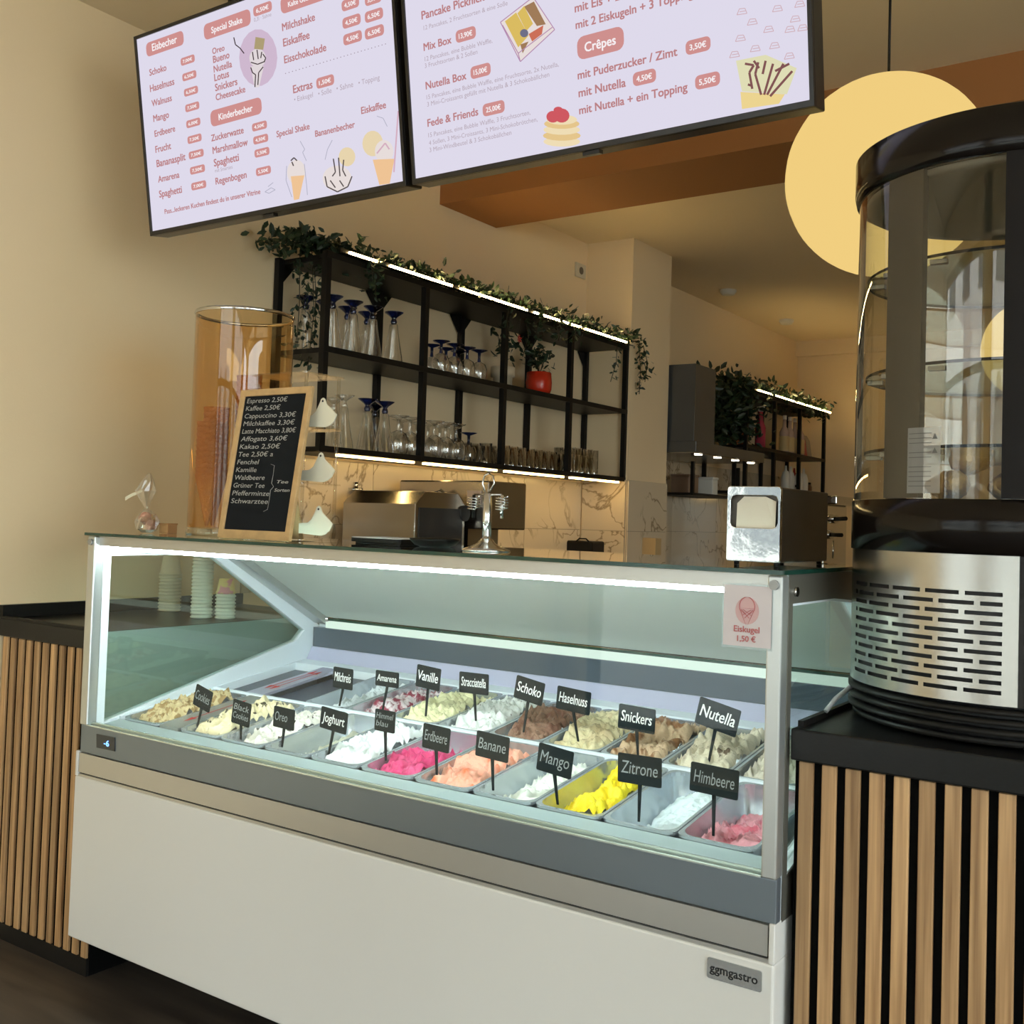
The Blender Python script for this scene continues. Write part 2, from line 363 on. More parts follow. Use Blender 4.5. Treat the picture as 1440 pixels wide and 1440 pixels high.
# ================================================================== LEFT COUNTER, RIGHT COUNTER
def slat_counter(name, label, x0, x1, yf, yb, ztop, pitch, sw, lip, zb=.045):
    t = thing(name, ((x0+x1)/2, yf, 0), label, 'counter')
    MB().box((x0, yf+.004, 0), (x1, yb, ztop-.05)).build('carcass', felt, t)
    MB().box((x0, yf-.004, 0), (x1, yf+.0038, zb)).build('plinth', blackm, t)
    wt = MB().box((x0-.004, yf-.012, ztop-.05), (x1+.004, yb, ztop)).build('worktop', blackl, t, bevel=.003)
    x = x0+.008
    while x+sw < x1:
        MB().box((x, yf-.004, zb), (x+sw, yf+.0038, ztop-.052)).build('slat', oakl, t, bevel=.0015)
        x += pitch
    return t
lc = slat_counter('slatted_counter', 'low counter left of the ice cream case with narrow oak slats and black top', -2.945, -2.478, 1.724, 2.6, .893, .0392, .0235, True)
MB().box((-2.4735, 1.735, .16), (-2.4715, 2.6, .892)).build('side_panel', mat('side_grey', (.34, .41, .37), .35), lc)
MB().box((-2.949, 1.712, .893), (-2.931, 2.6, .930)).build('upstand', blackm, lc)
MB().box((-2.931, 1.712, .893), (-2.478, 1.722, .9)).build('front_lip', blackm, lc)
rc = slat_counter('slatted_counter', 'oak slatted counter with black top at the right under the round glass cabinet', -.597, .9, 1.69, 2.5, .902, .0368, .0232, True)
MB().box((-.597, 1.70, .902), (-.588, 2.5, .912)).build('side_lip', blackm, rc)
# ================================================================== ICE CREAM DISPLAY CASE
xl, xr, yf = -2.452, -.607, 1.65
case = thing('ice_cream_display_case', ((xl+xr)/2, 2.05, 0), 'long white and grey ice cream display case with clear glass front', 'display case')
sl = .135
def rz_(y): return .679+sl*(y-1.76)
P_ = lambda n, mb, m, bevel=0, par=None: mb.build(n, m, par or case, bevel=bevel)
P_('base_panel', MB().box((xl, 1.644, .135), (xr, 2.46, .537)), whitep, .004)
P_('shadow_gap', MB().box((xl+.004, 1.652, .537), (xr-.004, 2.455, .5475)), darkg)
P_('lower_strip', MB().box((xl+.01, 1.647, .537), (xr-.01, 1.653, .5435)), beigem)
P_('metal_band', MB().box((xl+.012, 1.646, .5475), (xr-.012, 2.455, .596)), beigem)
for x in (xl, xr-.010): P_('base_end', MB().box((x, 1.644, .537), (x+.010, 2.46, .600)), whitep, .002)
P_('grey_fascia', MB().box((xl+.012, 1.648, .598), (xr, 1.668, .668)), greym, .002)
tb = MB().box((-2.41, 1.643, .668), (-.632, 1.6485, .6705)).box((-2.41, 1.6565, .668), (-.632, 1.662, .676))
P_('glass_channel', tb, mat('channel', (.7, .78, .72), .2, .6))
P_('front_glass', MB().box((-2.41, 1.649, .6685), (-.632, 1.655, 1.1205)), clear)
ft = MB()
ft.box((xl+.012, 1.643, .668), (-2.411, 1.672, 1.145)); P_('corner_post', ft, alu, .003)
P_('corner_post', MB().box((-.632, 1.643, .668), (xr, 1.672, 1.145)), alu, .003)
P_('top_rail', MB().box((-2.411, 1.6565, 1.1205), (-.633, 1.684, 1.145)), beigem)
P_('light_tube', MB().box((-2.405, 1.664, 1.1115), (-.640, 1.678, 1.1205)), led_cool)
P_('top_glass', MB().box((-2.446, 1.638, 1.1465), (-.604, 2.12, 1.1535)), topg)
eg = MB().box((-2.446, 1.6365, 1.1465), (-.604, 1.6385, 1.1535)).box((-2.4475, 1.638, 1.1465), (-2.446, 2.12, 1.1535)).box((-.604, 1.638, 1.1465), (-.6025, 2.12, 1.1535))
P_('glass_edge', eg, edgeg)
for x in (-2.426, -.620):
    P_('clamp_screw', MB().tube([(x, 1.638, 1.130), (x, 1.6432, 1.130)], .008, 14), mat('screw_steel', (.35, .35, .34), .5, .6))
# side walls with slanted window
def side(x0, x1, nm):
    out = [(1.672, .596), (2.46, .596), (2.475, .855), (2.06, 1.145), (1.90, 1.146), (1.672, 1.146)]
    inn = [(1.694, .668), (2.360, .828), (2.392, .858), (2.032, 1.085), (1.90, 1.095), (1.694, 1.095)]
    o = P_('side_frame', MB().frame(out, inn, lambda u, v, t: (t, u, v), x0, x1), caseg)
    g = P_('side_glass', MB().prism(inn, lambda u, v, t: (t, u, v), (x0+x1)/2-.002, (x0+x1)/2+.002), sidep)
side(-2.438, -2.412, 'l'); side(-.634, -.608, 'r')
so = [(1.672, .596), (2.46, .596), (2.475, .855), (2.06, 1.145), (1.90, 1.146), (1.672, 1.146)]; si = [(1.690, .664), (2.362, .824), (2.396, .858), (2.034, 1.089), (1.90, 1.099), (1.690, 1.099)]
P_('side_skin', MB().frame(so, si, lambda u, v, t: (t, u, v), -.6078, -.6062), mat('side_bronze', (.16, .15, .125), .4, .5))
P_('bolt', MB().tube([(-.607, 1.70, 1.118), (-.602, 1.70, 1.118)], .008, 12), chrome)
# slanting rear lids, arms and rear light bar
def lidp(u, v, t):  # u = x, v = 0..1 along the slope
    y = 2.04+(2.435-2.04)*v; z = 1.125+(.900-1.125)*v; return (u, y+t*.495, z+t*.87)
P_('rear_lid', MB().prism([(-2.36, 0), (-.675, 0), (-.675, 1), (-2.36, 1)], lidp, 0, .006), frosted('frosted_lid', (.6, .7, .66), dif=.82, dcol=(.78, .86, .84)))
P_('lid_arm', MB().prism([(-2.411, -.05), (-2.361, -.05), (-2.361, 1.02), (-2.411, 1.02)], lidp, -.02, .006), alu, .002)
P_('lid_arm', MB().prism([(-.674, -.05), (-.635, -.05), (-.635, 1.02), (-.674, 1.02)], lidp, -.02, .006), alu, .002)
P_('lid_hinge', MB().tube([(-2.40, 2.44, .893), (-2.35, 2.44, .893)], .012, 12), chrome)
P_('lid_seal', MB().box((-2.36, 2.437, .889), (-.64, 2.452, .896)), edgeg)
P_('rear_light_bar', MB().box((-2.36, 2.430, .867), (-.636, 2.445, .888)), led_rear)
P_('rear_dark_band', MB().box((-2.41, 2.428, .806), (-.636, 2.452, .866)), slate)
P_('rear_lilac_panel', MB().prism([(-2.41, .762), (-.636, .762), (-.636, .806), (-2.41, .806)], lambda u, v, t: (u, 2.40+(v-.762)*.55+t, v), 0, .006), lilac)
P_('back_wall', MB().box((-2.41, 2.453, .60), (-.636, 2.465, .886)), caseg)
# deck: front ledge, rails, well floor
def deckbox(n, x0, x1, y0, y1, dz0, dz1, m, bev=0):
    v = []
    for (x, y) in ((x0, y0), (x1, y0), (x1, y1), (x0, y1)): v += [(x, y, rz_(y)+dz0)]
    for (x, y) in ((x0, y0), (x1, y0), (x1, y1), (x0, y1)): v += [(x, y, rz_(y)+dz1)]
    return P_(n, MB().raw(v, ((0,3,2,1),(4,5,6,7),(0,1,5,4),(1,2,6,5),(2,3,7,6),(3,0,4,7))), m, bev)
deckbox('front_ledge', -2.411, -.636, 1.669, 1.738, -.012, -.004, ledge)
deckbox('middle_rail', -2.411, -.636, 2.036, 2.050, -.03, .004, caseg, .002)
deckbox('rear_rail', -2.411, -.636, 2.352, 2.399, -.02, .004, caseg, .002)
P_('well_floor', MB().raw([(-2.411, 1.74, .560), (-.636, 1.74, .560), (-.636, 2.40, .615), (-2.411, 2.40, .615)], [(0, 1, 2, 3)]), wellm)
deckbox('side_rail', -2.411, -2.404, 1.738, 2.399, -.03, .004, caseg)
# ---- pans
PW = .150
def pan_mesh():
    mb = MB(); w_, L = PW-.003, .296
    o = rrect(-w_/2, 0, w_/2, L, .016); i = rrect(-w_/2+.006, .006, w_/2-.006, L-.006, .026)
    b = rrect(-w_/2+.013, .013, w_/2-.013, L-.013, .026)
    n = len(o); V = []
    for pl, z in ((o, -.004), (o, .002), (i, .002), (i, -.006), (b, -.104)): V.append([mb.bm.verts.new((u, v, z)) for u, v in pl])
    for A, B in zip(V, V[1:]):
        for k in range(n): f = mb.bm.faces.new((A[k], A[(k+1)%n], B[(k+1)%n], B[k])); f.smooth = A is V[3]
    mb.bm.faces.new(V[-1]); return mb.mesh('gelato_pan', mat('pan_steel', (.66, .71, .76), .26, .75))
PM = pan_mesh(); TILT = math.atan(sl)
def place_pan(x, row, label):
    o = bpy.data.objects.new('gelato_pan', PM); C.objects.link(o)
    y = (1.739, 2.052)[row]; o.location = (x+PW/2, y, rz_(y)); o.rotation_euler = (TILT, 0, 0)
    return tag(o, label, 'pan', 'steel pans in the ice cream case')
def gelato(x, row, label, m, lo, hi, rough=.012, seed=0, prof='rise', curl=1.0):
    "heaped ice cream: height field inside the pan. lo/hi = level under the rim at the back wall / highest point"
    nx, ny = 40, 72; L = .296; w_ = PW-.003; vs_, fs = [], []; rough *= 1.45; lo += .022; hi += .014
    y0 = (1.739, 2.052)[row]; rnd = random.Random(seed)
    for j in range(ny+1):
        for i in range(nx+1):
            u = i/nx; v = j/ny; X = (u-.5)*(w_-.030); Y = .020+v*(L-.040)
            if prof == 'rise': b = lo+(hi-lo)*(math.sin(v*2.2+.35))**1.0
            elif prof == 'back': b = lo+(hi-lo)*max(0, min(1, (v-.12)/.6))
            elif prof == 'right': b = lo+(hi-lo)*max(0, min(1, (u*.9+.25*v-.12)/.55))
            else: b = lo+(hi-lo)*(.5+.5*math.sin(v*5))
            q = Vector((X*34+seed*3.1, Y*27, seed*1.7)); qq = q+Vector((noise.noise(q*.7), noise.noise(q*.7+Vector((5, 1, 2))), 0))*1.3
            rid = 1-abs(noise.noise(qq*1.2))*2.2
            h = b+rough*(rid*.9*curl+noise.noise(q*2.3)*.6+noise.noise(q*.5)*.9+(.35-abs(noise.noise(qq*2.6)))*.35)
            e = min(u, 1-u, v*1.9, (1-v)*1.9)/.07
            h -= .012*(1-min(1, e))**2
            h = max(h, -.098)
            vs_.append((X, Y, h)); 
    for j in range(ny):
        for i in range(nx): a = j*(nx+1)+i; fs.append((a, a+1, a+nx+2, a+nx+1))
    me = bpy.data.meshes.new('ice_cream'); me.from_pydata(vs_, [], fs); me.polygons.foreach_set('use_smooth', [True]*len(fs)); me.materials.append(m)
    o = bpy.data.objects.new('ice_cream', me); C.objects.link(o); o.location = (x+PW/2, y0, rz_(y0)); o.rotation_euler = (TILT, 0, 0)
    return tag(o, label, 'ice cream')
def im(n, c, c2=None, thr=None, vs=60): return mat('ice_'+n, c, .45, bump=.25, bscale=180, col2=c2, thr=thr, vscale=vs, spec=.35)
front = [
 ('cookie', im('cookies', (.62, .50, .27), (.34, .22, .09), (.50, .56)), -.040, -.014, 'rise', 'tan cookie pieces ice cream in the leftmost front pan'),
 ('cream_bits', im('blackcookie', (.80, .70, .44), (.06, .05, .03), (.62, .65), 45), -.050, -.008, 'rise', 'cream ice cream with dark cookie bits behind the black cookies sign'),
 ('shards', im('oreo', (.80, .77, .68), (.05, .035, .03), (.60, .63), 35), -.065, -.022, 'rise', 'off-white ice cream with dark shards under the third front sign'),
 ('low', im('low', (.52, .52, .40), (.12, .09, .06), (.66, .69), 60), -.080, -.052, 'right', 'nearly empty beige ice cream with dark crumbs by the yoghurt sign'),
 ('white', im('joghurt', (.84, .88, .86)), -.048, -.012, 'rise', 'plain white yoghurt ice cream left of the dark pink one'),
 ('pink', im('pink', (.62, .045, .17), (.74, .10, .26), (.45, .6), 20), -.075, -.020, 'wave', 'deep pink berry ice cream in the front row'),
 ('orange', im('orange', (.86, .42, .30), (.90, .20, .08), (.5, .62), 18), -.060, -.018, 'rise', 'salmon orange strawberry ice cream in the front row'),
 ('white2', im('banane', (.82, .85, .76)), -.078, -.040, 'right', 'half used white banana ice cream left of the yellow one'),
 ('mango', im('mango', (.90, .66, .012), (.96, .78, .03), (.4, .6), 20), -.075, -.012, 'right', 'bright yellow mango ice cream in the front row'),
 ('lemon', im('zitrone', (.76, .86, .87)), -.088, -.045, 'right', 'low white lemon ice cream beside the raspberry one'),
 ('rasp', im('himbeere', (.80, .36, .40), (.62, .12, .17), (.5, .6), 22), -.088, -.055, 'wave', 'pink raspberry ice cream in the rightmost front pan')]
fx = [-2.401]+[-2.178+PW*k for k in range(10)]
names = 'cookie|black cookie|dark shard|nearly empty beige|white yoghurt|deep pink|salmon orange|white banana|yellow mango|white lemon|pink raspberry'.split('|')
for k, (x, (a, m, lo, hi, pr, lb)) in enumerate(zip(fx, front)):
    place_pan(x, 0, 'steel front-row pan holding the %s ice cream' % names[k])
    gelato(x, 0, lb, m, lo, hi, .013 if k not in (3, 9) else .007, k+1, pr)
rear = [
 ('milk', im('milchreis', (.72, .78, .80)), -.072, -.040, 'right', 'white rice pudding ice cream in the leftmost filled rear pan'),
 ('amarena', im('amarena', (.78, .68, .70), (.30, .04, .08), (.47, .53), 26), -.065, -.030, 'rise', 'white ice cream with dark cherry swirls in the rear row'),
 ('vanille', im('vanille', (.86, .82, .50)), -.055, -.012, 'rise', 'pale yellow vanilla ice cream in the rear row'),
 ('strac', im('strac', (.86, .88, .84), (.05, .03, .02), (.66, .69), 40), -.055, -.012, 'rise', 'white ice cream with chocolate flakes in the rear row'),
 ('schoko', im('schoko', (.33, .19, .13), (.22, .10, .065), (.45, .6), 30), -.060, -.012, 'rise', 'brown chocolate ice cream in the rear row'),
 ('hasel', im('hasel', (.80, .70, .43), (.66, .52, .30), (.45, .6), 12), -.055, -.010, 'rise', 'pale caramel hazelnut ice cream in the rear row'),
 ('snick', im('snickers', (.62, .44, .28), (.30, .14, .06), (.53, .60), 26), -.055, -.010, 'rise', 'brown swirled caramel and peanut ice cream in the rear row'),
 ('nut', im('nutella', (.76, .67, .50), (.12, .08, .05), (.62, .645), 14), -.055, -.006, 'rise', 'beige ice cream with dark sauce lines in the rear row'),
 ('last', im('last', (.70, .64, .52)), -.060, -.025, 'rise', 'beige ice cream in the rightmost rear pan half hidden by the post')]
rn = 'rice pudding|cherry swirl|vanilla|chocolate flake|chocolate|hazelnut|peanut|dark-sauced beige|rightmost beige'.split('|')
for k, (a, m, lo, hi, pr, lb) in enumerate(rear):
    x = -2.065+PW*k
    place_pan(x, 1, 'steel rear-row pan holding the %s ice cream' % rn[k])
    gelato(x, 1, lb, m, lo, hi, .013, k+21, pr)
# covers and spacers with red arrows
redm = mat('red_print', (.62, .05, .05), .5)
def arrow(x, row, par):
    y0 = (1.739, 2.052)[row]; mb = MB()
    def q(u, v, t=0): y = y0+v; return (x+u, y, rz_(y)+.0032)
    for s_ in (-.010, .010) if row else (0,):
        mb.raw([q(s_-.002, .08), q(s_+.002, .08), q(s_+.002, .22), q(s_-.002, .22)], [(0, 1, 2, 3)])
        mb.raw([q(s_-.010, .22), q(s_+.010, .22), q(s_, .255)], [(0, 1, 2)]); mb.raw([q(s_-.010, .08), q(s_+.010, .08), q(s_, .045)], [(0, 1, 2)])
    mb.build('arrow_print', redm, par)
sp = deckbox('spacer_strip', -2.250, -2.179, 1.741, 2.034, -.006, .002, alu); arrow(-2.214, 0, sp)
sp = deckbox('spacer_strip', -2.287, -2.222, 2.052, 2.350, -.006, .002, mat('lilac_steel', (.55, .55, .68), .3, .5)); arrow(-2.255, 1, sp)
deckbox('pan_cover', -2.403, -2.290, 2.052, 2.350, -.024, -.018, wellm); deckbox('pan_cover', -2.219, -2.067, 2.052, 2.350, -.024, -.018, wellm)
# ---- front details
dp = P_('control_display', MB().prism([(a.x, a.z) for a in (onY(136.5, 1051, 1.6475), onY(162, 1056.5, 1.6475), onY(162, 1037, 1.6475), onY(136.5, 1032, 1.6475))], lambda u, v, t: (u, t, v), 1.6455, 1.6482), mat('display_black', (.03, .035, .04), .2))
tm = MB(); p = onY(146, 1050, 1.645); text(tm, '-6', p+Vector((0, 0, .003)), Vector((1, 0, 0)), Vector((0, 0, 1)), width=.020, size=.020, bold=.012); tm.build('digits', emis('digit_blue', (.12, .3, 1), 5), dp)
pl = [(a.x, a.z) for a in (onY(994, 1374, 1.642), onY(1071, 1392.5, 1.642), onY(1071, 1366, 1.642), onY(994, 1348.5, 1.642))]
bd = P_('badge_plate', MB().prism(rrect(pl[0][0], pl[0][1], pl[1][0], pl[2][1], .004), lambda u, v, t: (u, t, v), 1.6415, 1.644), steelh)
tm = MB(); text(tm, 'ggmgastro', Vector((pl[0][0]+.005, 1.641, pl[0][1]+.011)), Vector((1, 0, 0)), Vector((0, 0, 1)), width=pl[1][0]-pl[0][0]-.012, bold=.010); tm.build('lettering', mat('black_ink', (.01, .01, .01), .5), bd)
for x in (onY(142, 1345, 1.80).x, -.75):
    for y in (1.80, 2.35): P_('foot', MB().box((x, y, 0.001), (x+.05, y+.04, .135)), steelh)
# ---- flavour signs
def sign(word, cx, cy, bx, by, wpx, hpx, Y, label, bright, tilt):
    c = onY(cx, cy, Y); b = onY(bx, by, Y); sc = (c-Vector((0, 0, H))).dot(FW)/FPX
    wd = wpx*sc*1.10/ .80; hd = hpx*sc*1.08
    t = thing('flavour_sign', (b.x, Y, b.z), label, 'sign')
    U = Vector((math.cos(R(tilt)), 0, math.sin(R(tilt)))); V = Vector((-math.sin(R(tilt)), 0, math.cos(R(tilt))))
    def q(u, v, th): p = c+U*u+V*v; return (p.x, Y+th, p.z)
    MB().prism(rrect(-wd/2, -hd/2, wd/2, hd/2, .003, 2), q, 0, .002).build('card', cardb, t)
    a = c-V*(hd/2-.004); MB().prism([(-.0036, 0), (.0036, 0), (.002, -1), (-.002, -1)], lambda u, v, th: (a.x+u+(b.x-a.x)*-v, Y+th, a.z+(b.z-a.z)*-v), .002, .005).build('stick', cardb, t)
    tm = MB(); ls = word.split('\n')
    for i, l in enumerate(ls):
        z = -.16*hd if len(ls) == 1 else (.1-.36*i)*hd
        P = c+U*(-wd*.42)+V*z; P.y = Y-.0006
        text(tm, l, P, U, V, width=wd*(.84 if len(l) > 4 else .6), size=hd*(.62 if len(ls) == 1 else .38), bold=.012 if bright else .0, shear=.15)
    tm.build('lettering', chalk if bright else chalkdim, t)
FS = [('Cookies', 285, 982, 275, 1026, 26, 28, -14, 0, 'small black sign reading Cookies in the leftmost front pan'),
 ('Black\nCookies', 339, 1003, 337, 1040, 27, 31, -6, 0, 'small black sign reading Black Cookies'),
 ('Oreo', 399, 1010, 395, 1051, 30, 27, -2, 0, 'small black sign with a four-letter O word, third from the left in front'),
 ('Joghurt', 469, 1013, 460, 1064, 37, 28, -5, 1, 'small black sign reading Joghurt'),
 ('Himmel\nblau', 541, 1014, 541, 1070, 27, 28, -1, 0, 'small black sign with two faint lines between Joghurt and Erdbeere'),
 ('Erdbeere', 613, 1038, 613, 1095, 35, 32, -3, 0, 'small black sign reading Erdbeere behind the deep pink ice cream'),
 ('Banane', 692, 1050, 692, 1112, 41, 33, -3, 0, 'small black sign reading Banane'),
 ('Mango', 780, 1070, 783, 1132, 42, 36, -6, 0, 'small black sign reading Mango in front of the yellow ice cream'),
 ('Zitrone', 899, 1083, 897, 1156, 50, 38, 1, 0, 'small black sign reading Zitrone'),
 ('Himbeere', 1004, 1098, 1002, 1176, 53, 38, -2, 0, 'small black sign reading Himbeere at the right end')]
for (s_, cx, cy, bx, by, wp, hp, ti, br, lb) in FS: sign(s_, cx, cy, bx, by, wp, hp, 1.79, lb, br, ti)
RS = [('Milchreis', 482, 954, 476, 993, 27, 27, -1, 'small black sign reading Milchreis in the rear row'),
 ('Amarena', 544, 955, 537, 998, 31, 20, 0, 'small black sign reading Amarena'),
 ('Vanille', 602, 953, 597, 1012, 31, 29, -4, 'small black sign reading Vanille'),
 ('Stracciatella', 666, 961, 668, 1014, 37, 27, 1, 'small black sign reading Stracciatella'),
 ('Schoko', 744, 971, 735, 1030, 35, 30, -9, 'small black sign reading Schoko above the brown ice cream'),
 ('Haselnuss', 806, 985, 812, 1043, 40, 30, -4, 'small black sign reading Haselnuss'),
 ('Snickers', 895, 1011, 896, 1062, 42, 32, -2, 'small black sign of a peanut bar flavour in the rear row'),
 ('Nutella', 1009, 1008, 995, 1075, 46, 36, -12, 'tilted small black sign of a nut spread flavour in the rear row')]
for (s_, cx, cy, bx, by, wp, hp, ti, lb) in RS: sign(s_, cx, cy, bx, by, wp, hp, 2.09, lb, 1, ti)
# ---- price notice on the glass
a = onY(1019, 909, 1.6485); b = onY(1083, 829, 1.6485)
pn = thing('price_notice', ((a.x+b.x)/2, 1.642, a.z), 'pink price notice with ice cream cone drawing on the glass front', 'notice')
x0, x1, z0, z1 = a.x, a.x+.081, a.z+.004, b.z+.004
MB().box((x0, 1.6408, z0), (x1, 1.6416, z1)).build('sheet', mat('notice_paper', (.62, .56, .57), .6), pn)
MB().box((x0-.003, 1.6418, z0-.004), (x1+.002, 1.6424, z1+.003)).build('sleeve', pane('sleeve', (.9, .92, .92)), pn)
salm = mat('salmon_print', (.50, .13, .13), .6); psal = mat('pale_salmon', (.60, .38, .38), .6)
cxn = (x0+x1)/2; czn = z1-.040
MB().prism([(cxn+.020*math.cos(R(a)), czn+.022*math.sin(R(a))) for a in range(0, 360, 15)], lambda u, v, t: (u, t, v), 1.6404, 1.6407).build('pink_disc', psal, pn)
tm = MB()
def line(mb, pts, r, Y=1.6400):
    mb.tube([(u, Y, v) for u, v in pts], r, 4, False)
line(tm, [(cxn-.013, czn+.004), (cxn, czn-.026), (cxn+.013, czn+.004), (cxn-.013, czn+.004)], .0007)
line(tm, [(cxn+.013*math.cos(R(a)), czn+.007+.015*math.sin(R(a))) for a in range(-10, 191, 20)], .0007)
for k in (-1, 0, 1): line(tm, [(cxn-.010+k*.003, czn+.002), (cxn+.004+k*.004, czn-.012+abs(k)*.004)], .0004); line(tm, [(cxn+.010+k*.003, czn+.002), (cxn-.004+k*.004, czn-.012+abs(k)*.004)], .0004)
tm.build('cone_drawing', salm, pn)
tm = MB(); U_, V_ = Vector((1, 0, 0)), Vector((0, 0, 1))
text(tm, 'Eiskugel', Vector((cxn, 1.6401, z0+.023)), U_, V_, width=.043, center=True, bold=.02); text(tm, '1,50 €', Vector((cxn, 1.6401, z0+.008)), U_, V_, width=.031, center=True, bold=.02)
tm.build('lettering', salm, pn)
# ================================================================== MENU SCREENS
TIL = math.atan2(.083, .54)
def screen(x0, x1, Yb, zb, h, label):
    t = thing('menu_screen', ((x0+x1)/2, Yb, zb), label, 'screen')
    V = Vector((0, -math.sin(TIL), math.cos(TIL))); U = Vector((1, 0, 0)); N = Vector((0, -math.cos(TIL), -math.sin(TIL)))
    O = Vector((x0, Yb, zb)); w_ = x1-x0
    q = lambda u, v, tt: O+U*u+V*v+N*tt
    sm = emis('screen_glow', (.735, .70, .83), 1.0)
    MB().prism([(0, 0), (w_, 0), (w_, h), (0, h)], q, -.058, -.003).build('housing', mat('tv_black', (.012, .011, .011), .3), t, bevel=.003)
    b = .009
    MB().frame([(0, 0), (w_, 0), (w_, h), (0, h)], [(b, b*1.4), (w_-b, b*1.4), (w_-b, h-b), (b, h-b)], q, -.003, .004).build('bezel', MC['tv_black'], t, bevel=.001)
    MB().prism([(b, b*1.4), (w_-b, b*1.4), (w_-b, h-b), (b, h-b)], q, -.003, 0).build('display', sm, t)
    MB().prism([(w_/2-.02, -.008), (w_/2+.02, -.008), (w_/2+.02, 0), (w_/2-.02, 0)], q, -.02, -.004).build('sensor', MC['tv_black'], t)
    MB().prism([(w_*.25, h*.2), (w_*.75, h*.2), (w_*.75, h*.75), (w_*.25, h*.75)], q, -.085, -.058).build('bracket', blackm, t)
    for f in (.3, .7):
        p = O+U*(w_*f)+V*(h*.75)-N*.07
        MB().tube([p, (p.x, p.y+.02, ZC-.001)], .012, 10).build('hanger', blackm, t)
    def hit(x, y, off=.0012):
        d = ray(x, y); o = Vector((0, 0, H)); P0 = O+N*off; return o+d*((P0-o).dot(N)/d.dot(N))
    return t, hit, U, V, N
pink = emis('menu_pink', (.50, .22, .23), 1.0); pinkpill = emis('menu_pill', (.62, .28, .27), 1.0); pw = emis('menu_white', (.93, .88, .90), 1.0); mg = emis('menu_grey', (.46, .38, .44), 1.0)
def menu(sc, hitf, U, V, N, cv, heads, lines, small, pills):
    "heads: pill+white text; lines: pink text start/end baseline; all in photograph coordinates through cv()"
    tp, tw, tt, ts = MB(), MB(), MB(), MB()
    def pill(a, b, hh, s_, mbw):
        A, B = hitf(*cv(*a)), hitf(*cv(*b)); L = (B-A).dot(U); r = hh/2; A2 = A
        r *= .75; hh *= .80; pl = [A2+U*u+V*v for u, v in rrect(0, -r, L, r, r*.7)]
        pm = MB(); pm.bm.faces.new([pm.bm.verts.new(p) for p in pl]); pm.build('price_pill' if hh < .045 else 'heading_pill', pinkpill, sc)
        if s_: text(mbw, s_, A2+U*(L/2)-V*(hh*.20)+N*.0008, U, V, width=L*.66, size=hh*.54 if len(s_) < 7 else None, center=True, bold=.02)
    for a, b, hh, s_ in heads: pill(a, b, hh, s_, tw)
    for a, b, hh, s_ in pills: pill(a, b, hh, s_, tw)
    for s_, a, b in lines:
        A, B = hitf(*cv(*a)), hitf(*cv(*b)); text(tt, s_, A, U, V, width=(B-A).dot(U), bold=.024)
    for s_, a, b in small:
        A, B = hitf(*cv(*a)), hitf(*cv(*b)); text(ts, s_, A, U, V, width=(B-A).dot(U), bold=.004)
    tp.bm.free()
    for m_, n_, ml in ((tw, 'pill_lettering', pw), (tt, 'lettering', pink), (ts, 'small_lettering', mg)): m_.build(n_, ml, sc)['kind'] = 'stuff'
t1, h1, U, V, N = screen(-2.587, -1.636, 1.9, 1.996, .551, 'left hanging menu screen with sundae list in pink print')
c1 = lambda x, y: (180+x/3.4286, y/3.4286)
def col(x0, y0, dx, dy, names): return [(n, (x0+dx*k, y0+dy*k), None) for k, n in enumerate(names)]
L1 = [('Schoko', (105, 366), (186, 345)), ('Haselnuss', (108, 444), (224, 412)), ('Walnuss', (116, 515), (212, 490)), ('Mango', (124, 588), (198, 568)), ('Erdbeere', (130, 660), (228, 634)),
 ('Frucht', (134, 737), (208, 717)), ('Bananasplit', (140, 806), (278, 772)), ('Amarena', (147, 880), (248, 853)), ('Spaghetti', (152, 953), (260, 924)),
 ('Oreo', (408, 262), (466, 246)), ('Bueno', (412, 304), (490, 284)), ('Nutella', (415, 350), (502, 326)), ('Lotus', (418, 392), (488, 374)), ('Snickers', (422, 440), (528, 412)), ('Cheesecake', (425, 485), (566, 445)),
 ('Milchshake', (745, 150), (902, 102)), ('Eiskaffee', (750, 225), (876, 188)), ('Eisschokolade', (755, 306), (956, 244)), ('Extras', (798, 450), (890, 424)),
 ('Zuckerwatte', (403, 682), (558, 642)), ('Marshmallow', (410, 742), (578, 700)), ('Spaghetti', (416, 803), (535, 772)), ('Regenbogen', (424, 890), (572, 852)),
 ('Special Shake', (718, 662), (876, 624)), ('Bananenbecher', (904, 660), (1094, 612)), ('Eiskaffee', (1126, 550), (1244, 520)),
 ('Psss...leckeren Kuchen findest du in unserer Vitrine', (178, 1032), (638, 930))]
S1 = [('mit Smarties', (420, 832), (505, 815)), ('• Eiskugel', (802, 492), (892, 468)), ('• Soße', (918, 464), (982, 448)), ('• Sahne', (1006, 440), (1086, 418)), ('• Topping', (1112, 412), (1214, 382)), ('0,3l · Sahne', (608, 106), (692, 84))]
H1 = [((88, 243), (270, 205), .050, 'Eisbecher'), ((366, 158), (592, 95), .054, 'Special Shake'), ((398, 575), (645, 518), .056, 'Kinderbecher'), ((736, 30), (960, -28), .054, 'Kalte Getränke')]
P1 = [((x, y), (x+68+(4 if x > 290 else 0), y-16), .027, p) for (x, y, p) in ((254, 301, '7,00€'), (262, 376, '6,50€'), (270, 450, '6,50€'), (276, 525, '7,50€'), (281, 602, '6,00€'), (287, 678, '7,50€'), (293, 752, '7,50€'), (299, 826, '7,50€'), (305, 902, '7,00€'),
  (598, 617, '4,50€'), (604, 680, '4,50€'), (610, 743, '5,50€'), (617, 832, '5,50€'))]
